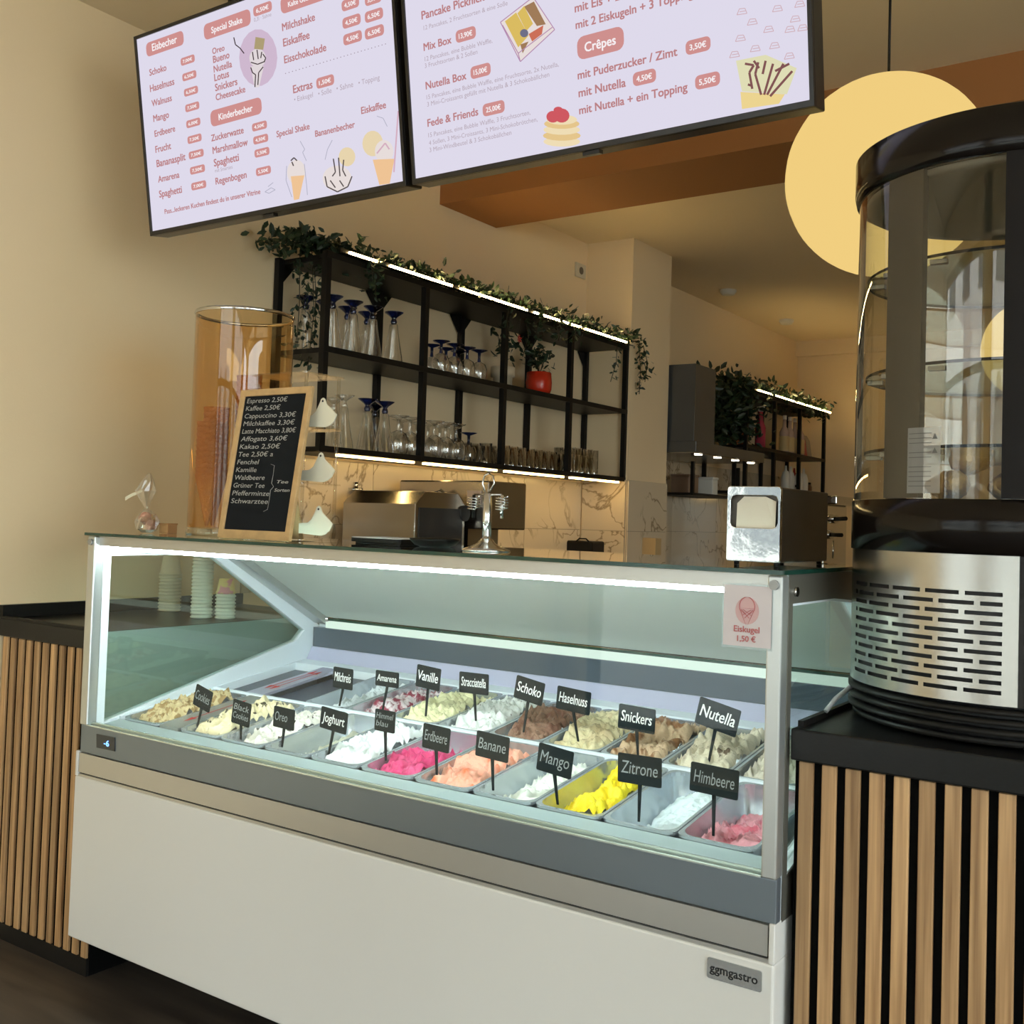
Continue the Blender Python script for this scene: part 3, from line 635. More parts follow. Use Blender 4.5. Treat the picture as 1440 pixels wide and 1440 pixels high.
P1 += [((604, 58), (694, 33), .034, '6,50€'), ((908, 405), (994, 388), .034, '1,50€'), ((1030, 32), (1114, 8), .034, '4,50€'), ((1034, 116), (1122, 91), .034, '4,50€'), ((1038, 196), (1128, 173), .034, '4,50€'), ((1142, 87), (1230, 62), .034, '6,50€'), ((1142, 168), (1234, 140), .034, '6,50€'), ((1142, 6), (1222, -18), .034, '5,50€')]
menu(t1, h1, U, V, N, c1, H1, L1, S1, P1)
def blob(mb, hitf, cv, pts, off=.0014): mb.bm.faces.new([mb.bm.verts.new(hitf(*cv(*p), off)) for p in pts])
def ell(cx, cy, a, b, n=18, rot=0): return [(cx+a*math.cos(2*math.pi*k/n)*math.cos(rot)-b*math.sin(2*math.pi*k/n)*math.sin(rot), cy+a*math.cos(2*math.pi*k/n)*math.sin(rot)+b*math.sin(2*math.pi*k/n)*math.cos(rot)) for k in range(n)]
def stroke(mb, hitf, cv, pts, wd, off=.002):
    P = [Vector((*p, 0)) for p in pts]
    for a, b in zip(P, P[1:]):
        d = (b-a).normalized(); n_ = Vector((-d.y, d.x, 0))*wd/2
        blob(mb, hitf, cv, [(a+n_)[:2], (b+n_)[:2], (b-n_)[:2], (a-n_)[:2]], off)
def pic(nm, col_, par, hitf, cv, polys=(), strokes=(), wd=4, off=.0014, s=1.0):
    mb = MB()
    for p in polys: blob(mb, hitf, cv, p, off)
    for p in strokes: stroke(mb, hitf, cv, p, wd, off)
    mb.build(nm, emis(nm+'_%d' % len(MC), col_, s), par)['kind'] = 'stuff'
pic('pink_disc', (.62, .48, .62), t1, h1, c1, [ell(628, 278, 92, 138)])
pic('wafer_print', (.42, .34, .18), t1, h1, c1, [[(615, 178), (660, 186), (652, 240), (608, 236)]], off=.0018)
pic('cream_print', (.75, .68, .70), t1, h1, c1, [ell(625, 280, 40, 45), [(592, 320), (655, 318), (632, 420), (610, 422)]], off=.0017)
rr_ = random.Random(3)
pic('sauce_print', (.05, .03, .035), t1, h1, c1, [], [[(600, 250), (606, 290)], [(622, 240), (628, 285)], [(645, 250), (640, 280)], [(592, 300), (625, 310), (660, 296)], [(592, 325), (600, 350), (615, 360), (612, 420)], [(652, 322), (630, 350), (626, 410)], [(650, 260), (664, 280), (656, 300)], [(510, 180), (518, 215), (540, 232), (560, 258)]], 5, .0021)
pic('yellow_disc', (.80, .66, .42), t1, h1, c1, [ell(1180, 692, 50, 62), ell(1056, 756, 40, 46)])
pic('cup_print', (.86, .55, .30), t1, h1, c1, [[(1180, 770), (1285, 765), (1262, 885), (1212, 892)], [(785, 850), (850, 845), (825, 960), (800, 965)]], off=.0017)
pic('scoop_print', (.80, .72, .70), t1, h1, c1, [ell(1235, 730, 45, 55), ell(812, 830, 45, 60), ell(1008, 860, 70, 62)], off=.0016)
pic('dark_drizzle', (.10, .08, .08), t1, h1, c1, [], [[(990, 765), (1000, 830), (985, 850)], [(1015, 760), (1022, 850)], [(1040, 770), (1035, 820), (1050, 850)], [(950, 850), (960, 900), (1010, 925), (1060, 900), (1080, 850)], [(975, 870), (1000, 905)], [(1020, 870), (1040, 900)], [(785, 775), (800, 760), (815, 775)], [(790, 780), (798, 800)]], 6, .0021)
pic('line_print', (.42, .42, .52), t1, h1, c1, [], [[(765, 800), (762, 870), (790, 950)], [(850, 790), (862, 900), (865, 940)], [(830, 680), (852, 720), (842, 735), (860, 775)], [(985, 675), (962, 720), (950, 770)], [(1200, 560), (1230, 570), (1250, 610)], [(660, 925), (690, 905), (710, 915), (680, 932), (660, 925)], [(675, 900), (700, 880)]], 3, .0021)
pic('straw_print', (.66, .42, .52), t1, h1, c1, [], [[(1303, 535), (1282, 830)], [(1200, 740), (1240, 690), (1260, 720)]], 7, .0022)
pic('dotted_rule', (.35, .28, .34), t1, h1, c1, [ell(760+k*16.6, 354-k*4.9, 2.6, 2.6, 8) for k in range(30)], off=.0018)
t2, h2, U, V, N = screen(-1.617, -.661, 1.9, 1.996, .551, 'right hanging menu screen with pancake boxes and crepes in pink print')
c2 = lambda x, y: (560+x/2.4, y/2.4)
L2 = [('Pancake Picknick', (80, 66), (292, 8)), ('Mix Box', (87, 172), (180, 148)), ('Nutella Box', (94, 302), (230, 268)), ('Fede & Friends', (100, 428), (270, 388)),
 ('mit Eis + 2 Topp', (597, 42), (840, -18)), ('mit 2 Eiskugeln + 3 Toppings', (600, 98), (1010, -4)), ('mit Puderzucker / Zimt', (607, 268), (942, 190)), ('mit Nutella', (610, 328), (768, 292)), ('mit Nutella + ein Topping', (612, 386), (976, 304))]
S2 = [('12 Pancakes, 2 Fruchtsorten & eine Soße', (86, 102), (370, 28)), ('12 Pancakes, eine Bubble Waffle,', (90, 207), (318, 146)), ('3 Fruchtsorten & 2 Soßen', (90, 230), (268, 186)),
 ('15 Pancakes, eine Bubble Waffle, eine Fruchtsorte, 2x Nutella,', (96, 336), (542, 224)), ('3 Mini-Croissants gefüllt mit Nutella & 3 Schokobällchen', (98, 360), (510, 256)),
 ('15 Pancakes, eine Bubble Waffle, 3 Fruchtsorten,', (102, 464), (446, 386)), ('4 Soßen, 3 Mini-Croissants, 3 Mini-Schokobrötchen,', (104, 490), (470, 404)), ('3 Mini-Windbeutel & 3 Schokobällchen', (106, 514), (382, 452))]
H2 = [((604, 166), (762, 136), .062, 'Crêpes')]
P2 = [((x, y), (x+w_, y-w_*.24), .036, p) for (x, y, w_, p) in ((194, 126, 68, '13,90€'), (244, 248, 68, '15,00€'), (285, 374, 74, '25,00€'), (970, 164, 84, '3,50€'), (792, 270, 78, '4,50€'), (1002, 281, 84, '5,50€'))]
menu(t2, h2, U, V, N, c2, H2, L2, S2, P2)
pic('box_print', (.80, .72, .70), t2, h2, c2, [[(345, 75), (455, -10), (528, 100), (412, 208)]])
pic('food_print', (.70, .50, .12), t2, h2, c2, [[(360, 72), (398, 42), (440, 120), (405, 160)], [(402, 45), (425, 20), (455, 80), (432, 105)]], off=.0018)
pic('food_dark_print', (.35, .20, .10), t2, h2, c2, [[(425, 22), (458, 5), (498, 82), (468, 88)], [(412, 150), (440, 140), (420, 180)]], off=.0018)
pic('food_red_print', (.60, .16, .10), t2, h2, c2, [[(440, 115), (490, 85), (485, 115), (452, 140)]], off=.0018)
pic('food_blue_print', (.16, .16, .24), t2, h2, c2, [ell(425, 112, 14, 14)], off=.0021)
pic('outline_print', (.45, .25, .42), t2, h2, c2, [], [[(345, 75), (455, -10), (528, 100), (412, 208), (345, 75)], [(412, 208), (405, 180), (352, 85)], [(405, 180), (520, 92)]], 3, .0022)
for k, (y_, ww) in enumerate(((478, 62), (458, 64), (438, 62), (418, 60), (404, 52))):
    pic('pancake_print', (.78, .56, .26) if k % 2 else (.86, .72, .46), t2, h2, c2, [ell(552, y_, ww, 17)], off=.0016+k*.0002)
pic('berry_print', (.62, .10, .12), t2, h2, c2, [ell(522, 394, 22, 20), ell(552, 390, 26, 24), ell(540, 372, 16, 12)], off=.0028)
pic('cone_print', (.84, .66, .28), t2, h2, c2, [[(1155, 310), (1305, 318), (1285, 350), (1160, 368)]], off=.0016)
pic('crepe_print', (.74, .72, .46), t2, h2, c2, [[(1140, 205), (1240, 185), (1345, 230), (1312, 318), (1160, 308)]], off=.0015)
pic('crepe_dark_print', (.22, .09, .09), t2, h2, c2, [], [[(1170, 215), (1200, 220), (1185, 245), (1195, 300)], [(1215, 210), (1205, 250), (1225, 320)], [(1265, 215), (1235, 320)], [(1300, 215), (1245, 320)], [(1330, 240), (1255, 325)], [(1200, 205), (1218, 230)], [(1272, 240), (1320, 215)], [(1180, 285), (1195, 290)], [(1240, 205), (1230, 250)]], 8, .002)
it = []
for (x, y) in ((1160, 40), (1280, 30), (1355, 15), (1195, 75), (1250, 100), (1322, 100), (1155, 130), (1270, 155), (1205, 165), (1135, 185), (1320, 190), (1365, 95), (1340, 65)):
    r_ = 17; it.append([(x-r_, y+r_*.6), (x-r_*.5, y-r_*.6), (x+r_*.6, y-r_*.7), (x+r_, y+r_*.3), (x-r_, y+r_*.6)]); it.append([(x-r_*.5, y), (x+r_*.7, y-r_*.2)])
pic('doodle_print', (.62, .42, .46), t2, h2, c2, [], it, 2.5, .002)
# ================================================================== PENDANT GLOBES
globe = emis('globe_glow', (.88, .62, .215), 1.0)
for (c, lb) in (((-.761, 2.731, 2.118), 'large glowing globe pendant lamp partly behind the round glass cabinet'), ((-.87, 5.76, 2.14), 'second globe pendant lamp far back seen through the cabinet glass')):
    t = thing('pendant_lamp', c, lb, 'lamp')
    MB().sphere(c, .25, 36).build('globe_shade', globe, t)
    zt = ZC if c[1] < 3.6 else ZR
    MB().tube([(c[0], c[1], c[2]+.25), (c[0], c[1], zt-.02)], .0035, 8).build('cord', blackm, t)
    MB().lathe([(.05, 0), (.05, -.02)], (c[0], c[1], zt), 20, True, True).build('ceiling_rose', blackm, t)
# ================================================================== WALL SHELVES
def shelf_unit(name, label, xf, xb, ys, zs, led_top, led_bot, gus=True):
    t = thing(name, (xb, (ys[0]+ys[-1])/2, zs[0]), label, 'shelf'); s_ = .024
    for y in ys:
        MB().box((xf-s_, y-s_/2, zs[0]-.02), (xf, y+s_/2, zs[-1])).build('post', blackm, t)
        MB().box((xb, y-s_/2, zs[0]-.02), (xb+s_, y+s_/2, zs[-1])).build('post', blackm, t)
    for z in zs:
        MB().box((xb+.001, ys[0]+s_/2, z-.022), (xf-.001, ys[-1]-s_/2, z-.004)).build('shelf_board', blackm, t)
        MB().box((xf-.003, ys[0]-s_/2, z-.024), (xf+.001, ys[-1]+s_/2, z-.002)).build('front_rail', blackm, t)
    if gus:
        for y in ys:
            for sg in (-1, 1):
                if (y == ys[0] and sg < 0) or (y == ys[-1] and sg > 0): continue
                z = zs[-1]-.024
                MB().prism([(0, 0), (sg*.065, 0), (0, -.075)], lambda u, v, tt: (tt, y+u+sg*s_/2, z+v), xb+.002, xb+.008).build('gusset', blackm, t)
    for (a, b) in led_top:
        MB().box((xf+.004, a, zs[-1]+.005), (xf+.014, b, zs[-1]+.015)).build('light_strip', led_warm, t)
    MB().box((xf-.004, ys[0]+.05, zs[-1]+.001), (xf+.016, ys[-1]+.03, zs[-1]+.004)).box((xf-.004, ys[0]+.05, zs[-1]+.004), (xf+.003, ys[-1]+.03, zs[-1]+.022)).build('light_channel', blackm, t)
    for (a, b) in led_bot:
        MB().box((xf-.022, a, zs[0]-.034), (xf-.004, b, zs[0]-.026)).build('light_strip', led_under, t)
    return t
sh = shelf_unit('metal_shelf', 'black metal wall shelf full of glasses with leafy garland on top', -2.68, -2.945, [2.71, 3.262, 3.815, 4.368, 4.92], [1.462, 1.815, 2.15],
    [(2.80, 2.97), (3.02, 3.40), (3.46, 3.80), (3.81, 3.95), (4.01, 4.42), (4.46, 4.88)], [(2.80, 3.22), (3.29, 3.78), (3.85, 4.33), (4.40, 4.87)])
sh2 = shelf_unit('metal_shelf', 'black metal wall shelf at the far end above the coffee machine with bottles and plants', -2.68, -2.99, [6.56, 7.06, 7.56, 8.10], [1.462, 1.762, 2.115],
    [(6.70, 7.20), (7.22, 7.68), (7.70, 8.18)], [(7.10, 7.50), (7.62, 8.05)])
t = thing('small_shelf', (-2.85, 6.0, 1.42), 'small black shelf frame below the cooker hood', 'shelf')
MB().box((-2.99, 5.80, 1.40), (-2.70, 6.50, 1.415)).build('shelf_board', blackm, t)
for y in (5.80, 6.48):
    MB().box((-2.72, y, 1.415), (-2.70, y+.02, 1.60)).build('post', blackm, t)
def at_shelf(px, X):  # world y on plane X for a pixel column near the shelf (z is fixed by the board)
    return onX(px, 560, X).y
# ---- glassware
def glass_kind(name, prof, foot=None, footm=None):
    t = thing(name, (0, 0, 0), '', 'glass'); kids[t.name] = []
    lpart('bowl', MB().lathe(prof, n=16), drink, t)
    if foot: lpart('foot', MB().lathe(foot, n=16), footm, t)
    return t
def tall(fm, nm): return glass_kind(nm, [(.041, 0), (.037, .03), (.027, .08), (.020, .12), (.0165, .15), (.014, .155)], [(.010, .155), (.013, .163), (.010, .172), (.008, .176), (.014, .183), (.036, .198), (.038, .201), (.0, .201)], fm)
def gob(fm, nm, k=1.0): return glass_kind(nm, [(.030*k, 0), (.036*k, .025*k), (.037*k, .050*k), (.028*k, .073*k), (.010*k, .084*k)], [(.008*k, .084*k), (.006*k, .10*k), (.007*k, .122*k), (.036*k, .132*k), (.037*k, .134*k), (0, .135*k)], fm)
G_tb = tall(blueg, 'sundae_glass'); G_tc = tall(drink, 'sundae_glass'); G_gb = gob(blueg, 'goblet'); G_gc = gob(drink, 'goblet', 1.15)
G_tu = glass_kind('tumbler', [(.030, .0), (.030, .09), (.0285, .09), (.028, .008), (0, .008)]); G_hi = glass_kind('tall_tumbler', [(.024, 0), (.026, .125), (.0245, .125), (.0225, .008), (0, .008)])
used = set()
cnt = {}
def put(proto, x, y, z, label, group=None):
    if group:
        key = (group, label, round(x, 2)); cnt[key] = cnt.get(key, 0)+1
        rw_ = 'front' if x > -2.79 else 'middle' if x > -2.83 else 'back'
        label = '%s, %s from the left in the %s row' % (label, ORD[cnt[key]-1], rw_)
    o = proto if proto.name not in used else copy_tree(proto)
    used.add(proto.name)
    o.location = (x, y, z); o['label'] = label
    if group: o['group'] = group
    return o
zt, zl = 1.8115, 1.4585
n = 0
for col_, (px_, X) in enumerate(((463, -2.75), (492, -2.75), (520, -2.75), (550, -2.75))):
    put(G_tb, X, at_shelf(px_, X), zt, 'upturned blue-footed sundae glass on the middle shelf', 'blue-footed sundae glasses, middle shelf front row')
for (px_, X) in ((425, -2.85), (453, -2.85), (484, -2.85), (512, -2.85)):
    put(G_tb, X, at_shelf(px_, X), zt, 'upturned blue-footed sundae glass on the middle shelf', 'blue-footed sundae glasses, middle shelf back row')
for (px_, X) in ((618, -2.74), (637, -2.74), (655, -2.74), (672, -2.74), (605, -2.84), (625, -2.84), (643, -2.84)):
    put(G_gb, X, at_shelf(px_, X), zt, 'upturned short blue-footed goblet on the middle shelf', 'short blue-footed goblets on the middle shelf')
for (px_, X) in ((484, -2.75), (470, -2.86)): put(G_tc, X, at_shelf(px_, X), zl, 'upturned clear-footed sundae glass on the bottom shelf', 'clear-footed sundae glasses on the bottom shelf')
for (px_, X) in ((517, -2.75), (542, -2.75), (528, -2.87)): put(G_tb, X, at_shelf(px_, X), zl, 'upturned blue-footed sundae glass on the bottom shelf', 'blue-footed sundae glasses on the bottom shelf')
for (px_, X) in ((562, -2.74), (578, -2.74), (612, -2.74), (628, -2.74), (643, -2.74), (566, -2.85), (588, -2.85), (603, -2.85), (620, -2.85), (636, -2.85)):
    put(G_gc, X, at_shelf(px_, X), zl, 'upturned clear goblet on the bottom shelf', 'clear goblets on the bottom shelf')
put(G_gb, -2.80, at_shelf(661, -2.80), zl, 'single goblet with dark blue foot on the bottom shelf between clear glasses')
y = 3.72
for r_ in range(3):
    for k in range(15):
        yy = 3.69+k*.067
        if abs(yy-3.815) < .045 or abs(yy-4.368) < .045: continue
        if r_ == 0 and k < 1: continue
        put(G_tu, -2.735-r_*.068, yy+.01*(r_ % 2), zl, 'small clear tumbler on the bottom shelf', 'small clear tumblers packed on the bottom shelf')
for r_ in range(2):
    for k in range(5):
        put(G_hi, -2.735-r_*.07, 4.465+k*.056, zl, 'tall narrow clear tumbler on the bottom shelf', 'tall narrow tumblers on the bottom shelf')
# ---- plants
def leaves(mb, P, size, n_, spread, rnd, droop=0):
    for _ in range(n_):
        c = P+Vector([rnd.gauss(0, s_) for s_ in spread]); d = Vector((rnd.uniform(-1, 1), rnd.uniform(-1, 1), rnd.uniform(-.6, 1)-droop)).normalized()
        s_ = size*rnd.uniform(.7, 1.25); a = d.orthogonal().normalized(); a = (Matrix.Rotation(rnd.uniform(0, 6.28), 3, d) @ a)*s_*.24; nn = d.cross(a).normalized()*s_*.06
        v = [c, c+d*s_*.35+a+nn, c+d*s_*.75+a*.7+nn, c+d*s_, c+d*s_*.75-a*.7+nn, c+d*s_*.35-a+nn]
        mb.raw(v, [(0, 1, 2, 3), (0, 3, 4, 5)])
def garland(label, path, dens, size, spread, hangs, seed, loc):
    rnd = random.Random(seed); t = thing('leaf_garland', loc, label, 'garland'); lm, st = MB(), MB()
    pts = [Vector(p) for p in path]; st.tube(pts, .004, 5)
    for a, b in zip(pts, pts[1:]):
        for k in range(max(1, int((b-a).length*dens))):
            f = rnd.random(); leaves(lm, a.lerp(b, f), size, 3, spread, rnd)
    for (h0, h1, dn, sx) in hangs:
        h0, h1 = Vector(h0), Vector(h1); m_ = h0.lerp(h1, .5)+Vector((rnd.uniform(-.01, .02), rnd.uniform(-.02, .02), 0))
        st.tube([h0, m_, h1], .0022, 4); L = (h1-h0).length
        for k in range(int(L*dn)):
            f = k/(L*dn); leaves(lm, h0.lerp(m_, f*2) if f < .5 else m_.lerp(h1, f*2-1), size*.9, 2, (sx, sx, .01), rnd, .5)
    o = lm.build('foliage', leafm, t); o['kind'] = 'stuff'; st.build('stem', stemm, t)
zt2 = 2.19
garland('long dark green leaf garland lying along the top of the glass shelf', [(-2.82, 2.68, zt2+.02), (-2.76, 2.9, zt2), (-2.72, 3.3, zt2), (-2.74, 3.8, zt2), (-2.73, 4.3, zt2), (-2.72, 4.84, zt2), (-2.635, 4.95, zt2)], 230, .034, (.034, .03, .016),
    [((-2.80, 2.74, 2.17), (-2.84, 2.78, 1.74), 95, .020), ((-2.83, 2.71, 2.17), (-2.87, 2.75, 1.80), 80, .022), ((-2.85, 2.80, 2.17), (-2.86, 2.83, 1.90), 60, .02),
     ((-2.665, 2.93, 2.16), (-2.68, 2.96, 2.02), 120, .018), ((-2.66, 2.90, 2.16), (-2.66, 2.91, 2.06), 120, .02), ((-2.66, 3.80, 2.16), (-2.67, 3.82, 2.02), 60, .015), ((-2.70, 3.98, 2.14), (-2.72, 4.0, 1.96), 90, .03),
     ((-2.655, 4.05, 2.16), (-2.66, 4.08, 2.05), 170, .03), ((-2.655, 4.18, 2.16), (-2.66, 4.2, 2.06), 170, .03), ((-2.655, 4.32, 2.16), (-2.66, 4.33, 2.08), 150, .025), ((-2.64, 4.96, 2.17), (-2.64, 4.98, 1.90), 80, .014), ((-2.635, 5.00, 2.16), (-2.635, 5.03, 1.97), 80, .014), ((-2.68, 4.80, 2.14), (-2.69, 4.76, 1.94), 45, .012)], 5, (-2.75, 3.8, 2.16))
rn_ = random.Random(9); lm = MB()
for (x, y, z) in ((-2.82, 2.68, 2.19), (-2.80, 2.74, 2.20), (-2.86, 2.64, 2.18), (-2.80, 2.84, 2.18), (-2.76, 2.96, 2.18)): leaves(lm, Vector((x, y, z)), .038, 60, (.04, .045, .022), rn_)
tb_ = thing('leafy_bunch', (-2.83, 2.72, 2.155), 'bushy dark green bunch of leaves at the left end of the glass shelf', 'plant')
o = lm.build('foliage', leafm, tb_); o['kind'] = 'stuff'; MB().tube([(-2.84, 2.72, 2.152), (-2.83, 2.74, 2.20)], .006, 6).build('stem', stemm, tb_)
garland('dark green leaf garland along the top of the far wall shelf', [(-2.80, 6.45, 2.15), (-2.76, 6.9, 2.15), (-2.74, 7.5, 2.14), (-2.74, 8.15, 2.14)], 170, .05, (.05, .04, .03),
    [((-2.66, 6.85, 2.12), (-2.67, 6.87, 1.98), 60, .02), ((-2.66, 7.65, 2.12), (-2.66, 7.68, 2.05), 100, .03), ((-2.66, 7.95, 2.12), (-2.66, 7.97, 2.05), 100, .03)], 15, (-2.76, 7.3, 2.12))
rn_ = random.Random(19); lm = MB()
for k in range(30):
    leaves(lm, Vector((-2.78+rn_.uniform(-.06, .06), 6.40+rn_.uniform(-.2, .38), 2.02+rn_.uniform(-.2, .16))), .06, 44, (.05, .07, .05), rn_)
tb_ = thing('trailing_plant', (-2.80, 6.4, 2.1), 'large dark bushy plant beside the cooker hood at the end of the far shelf', 'plant')
o = lm.build('foliage', leafm, tb_); o['kind'] = 'stuff'; MB().tube([(-2.82, 6.60, 2.10), (-2.80, 6.42, 2.2), (-2.78, 6.3, 1.9)], .006, 6).build('stem', stemm, tb_)
def potted(loc, label, potm, r, h, ribs, nl, ls, seed, band=False, lh=.1):
    t = thing('potted_plant', loc, label, 'potted plant'); x, y, z = loc
    prof = [(r*.82, 0), (r*.98, h*.25), (r, h*.55), (r*.93, h), (r*.86, h), (r*.86, h*.9), (0, h*.88)] if not band else [(r*.78, 0), (r*.80, h*.55), (r, h*.56), (r, h), (r*.92, h), (r*.92, h*.9), (0, h*.9)]
    MB().lathe(prof, loc, 40, True, False, ribs=ribs).build('pot', potm, t)
    rnd = random.Random(seed); lm = MB(); st = MB()
    for k in range(5):
        a = k*1.3; e = Vector((x+math.cos(a)*r*.5, y+math.sin(a)*r*.5, z+h+lh*(.6+.1*k)))
        st.tube([(x, y, z+h*.85), e], .002, 4); leaves(lm, e-Vector((0, 0, lh*.25)), ls, nl//5, (r*.4, r*.4, lh*.28), rnd)
    lm.build('foliage', leafm, t)['kind'] = 'stuff'; st.build('stem', stemm, t)
redp = mat('red_glaze', (.58, .035, .012), .25); potw = mat('cream_pot', (.66, .56, .40), .6)
yr = at_shelf(757, -2.76)
potted((-2.76, yr, zt), 'glossy red ribbed flower pot with a small dark green plant on the middle shelf', redp, .062, .105, -.05, 90, .035, 31, False, .11)
potted((-2.80, at_shelf(706, -2.80), zt), 'cream two-step flower pot with thin plant partly behind a shelf post', potw, .055, .10, 0, 40, .045, 32, True, .16)
potted((-2.78, 6.64, 1.758), 'terracotta orange flower pot with a dark plant on the far shelf', mat('terracotta', (.42, .13, .035), .5), .07, .11, 0, 120, .05, 33, False, .14)
rf = thing('red_flower', (-2.73, at_shelf(728, -2.73), 1.99), 'small red artificial flower hanging in the garland above the red pot', 'flower')
fm = MB(); p0 = onX(729, 477, -2.72)
for k in range(6): a = k*1.047; fm.raw([p0, p0+Vector((.004, math.cos(a)*.012, math.sin(a)*.012)), p0+Vector((.008, math.cos(a+.4)*.022, math.sin(a+.4)*.022)), p0+Vector((.004, math.cos(a+.9)*.012, math.sin(a+.9)*.012))], [(0, 1, 2, 3)])
rf.location = p0; fm.build('petals', mat('petal_red', (.5, .03, .02), .5), rf); MB().tube([p0, p0+Vector((0, .01, .08)), p0+Vector((0, .02, .17))], .0015, 4).build('stem', stemm, rf)
# ---- things on the far shelf
def bottle(x, y, z, prof, m, label, group=None, cap=None, name='bottle', lab=None):
    t = thing(name, (x, y, z), label, 'bottle', group)
    MB().lathe(prof, (x, y, z), 16, True, True).build('body', m, t)
    if cap: MB().lathe(cap[0], (x, y, z), 14, True, True).build('cap', cap[1], t)
    if lab: MB().lathe(lab[0], (x, y, z), 16).build('label_band', lab[1], t)
bprof = [(.034, 0), (.034, .15), (.014, .19), (.012, .24)]
pinkb = mat('syrup_glass', (.55, .40, .33), .15); woodb = mat('label_wood', (.62, .46, .22), .6)
yb0 = [onX(p, 610, -2.74).y for p in (1103, 1109, 1115, 1121)]
for k in range(4): bottle(-2.74, yb0[k]+.02*k, 1.758, bprof, pinkb, '%s syrup bottle from the left in the row of four with wood-coloured labels' % ORD[k], 'four syrup bottles on the far shelf', ([(.014, .24), (.014, .27)], mat('cap_cream', (.8, .72, .6), .4)), 'syrup_bottle', ([(.0346, .015), (.0346, .12)], woodb))
wht = mat('white_plastic', (.72, .70, .64), .4); redc = mat('red_plastic', (.45, .04, .03), .4)
for k, px_ in enumerate((1105, 1111, 1122, 1128)):
    bottle(-2.75, onX(px_, 660, -2.75).y+.012*k, 1.458, [(.032, 0), (.034, .13), (.022, .17), (.010, .18), (.007, .215)], wht, '%s white squeeze bottle from the left on the lowest board of the far shelf' % ORD[k], 'white squeeze bottles on the far shelf', None, 'squeeze_bottle')
bottle(-2.80, onX(1117, 660, -2.80).y, 1.458, [(.032, 0), (.034, .13), (.022, .17), (.010, .18), (.007, .215)], redc, 'red squeeze bottle between the white ones on the far shelf', None, None, 'squeeze_bottle')
bottle(-2.74, 6.93, 1.758, [(.036, 0), (.036, .14), (.018, .19), (.014, .26)], mat('pink_syrup', (.45, .05, .08), .15), 'pink-red bottle tied with a pale ribbon on the far shelf', None, ([(.016, .25), (.028, .285), (.006, .29)], wht), 'wrapped_bottle')
for k, (py, m, lb) in enumerate(((7.72, wht, 'white paper bag on the far shelf'), (7.84, redc, 'red-brown packet on the far shelf'), (7.94, mat('beige_packet', (.5, .4, .28), .6), 'beige packet at the right end of the far shelf'))):
    t = thing('packet', (-2.78, py, 1.758), lb, 'packet')
    MB().raw([(-2.83, py-.045, 1.758), (-2.74, py-.045, 1.758), (-2.74, py+.045, 1.758), (-2.83, py+.045, 1.758), (-2.81, py-.040, 1.89), (-2.76, py-.040, 1.89), (-2.76, py+.040, 1.89), (-2.81, py+.040, 1.89), (-2.79, py-.03, 1.93), (-2.78, py-.03, 1.93), (-2.78, py+.03, 1.93), (-2.79, py+.03, 1.93)],
        [(0,3,2,1),(0,1,5,4),(1,2,6,5),(2,3,7,6),(3,0,4,7),(4,5,9,8),(5,6,10,9),(6,7,11,10),(7,4,8,11),(8,9,10,11)]).build('bag', m, t)
for k, (y, r_, h) in enumerate(((7.68, .035, .07), (7.78, .03, .09), (7.92, .045, .10))):
    t = thing('jar', (-2.76, y, 1.458), ['small clear jar', 'second clear jar', 'dark round jar with lid'][k]+' at the right of the far shelf\'s lowest board', 'jar')
    MB().lathe([(r_, 0), (r_, h*.8), (r_*.8, h)], (-2.76, y, 1.458), 16, True, False).build('body', drink if k < 2 else mat('brown_jar', (.12, .06, .03), .3), t)
    MB().lathe([(r_*.82, h), (r_*.82, h+.015)], (-2.76, y, 1.458), 16, True, True).build('lid', blackm, t)
for k, (y, m, nm, lb) in enumerate(((5.98, mat('brown_tin', (.22, .14, .09), .4), 'tin', 'brown rectangular tin on the small shelf under the hood'), (6.30, wht, 'tin', 'white tin on the small shelf under the hood'))):
    t = thing(nm, (-2.84, y, 1.415), lb, 'tin'); MB().box((-2.90, y-.07+.03*k, 1.4155), (-2.78, y+.07-.03*k, 1.515)).build('body', m, t, bevel=.006)
    MB().box((-2.903, y-.073+.03*k, 1.515), (-2.777, y+.073-.03*k, 1.53)).build('lid', m, t, bevel=.003)
# ================================================================== COOKER HOOD
hd = thing('cooker_hood', (-2.76, 5.9, 1.62), 'black box-shaped cooker hood with four small lit spots beyond the column', 'cooker hood')
anth = mat('anthracite', (.07, .075, .08), .16, .2, spec=.9)
MB().box((XK+.001, 5.405, 1.685), (-2.52, 5.68, 2.115)).build('chimney', anth, hd, bevel=.002)
MB().box((XK+.001, 5.395, 1.625), (-2.50, 6.40, 1.685)).build('canopy', anth, hd, bevel=.003)
MB().box((-2.98, 5.41, 1.621), (-2.52, 6.38, 1.6255)).build('filter_panel', steel, hd)
for p in (983, 1010, 1035, 1057):
    y = onX(p, 645, -2.54).y
    MB().lathe([(.022, 0), (.022, .005)], (-2.545, y, 1.6165), 16, True, True).build('spot', emis('spot_light', (1, .86, .62), 12), hd)
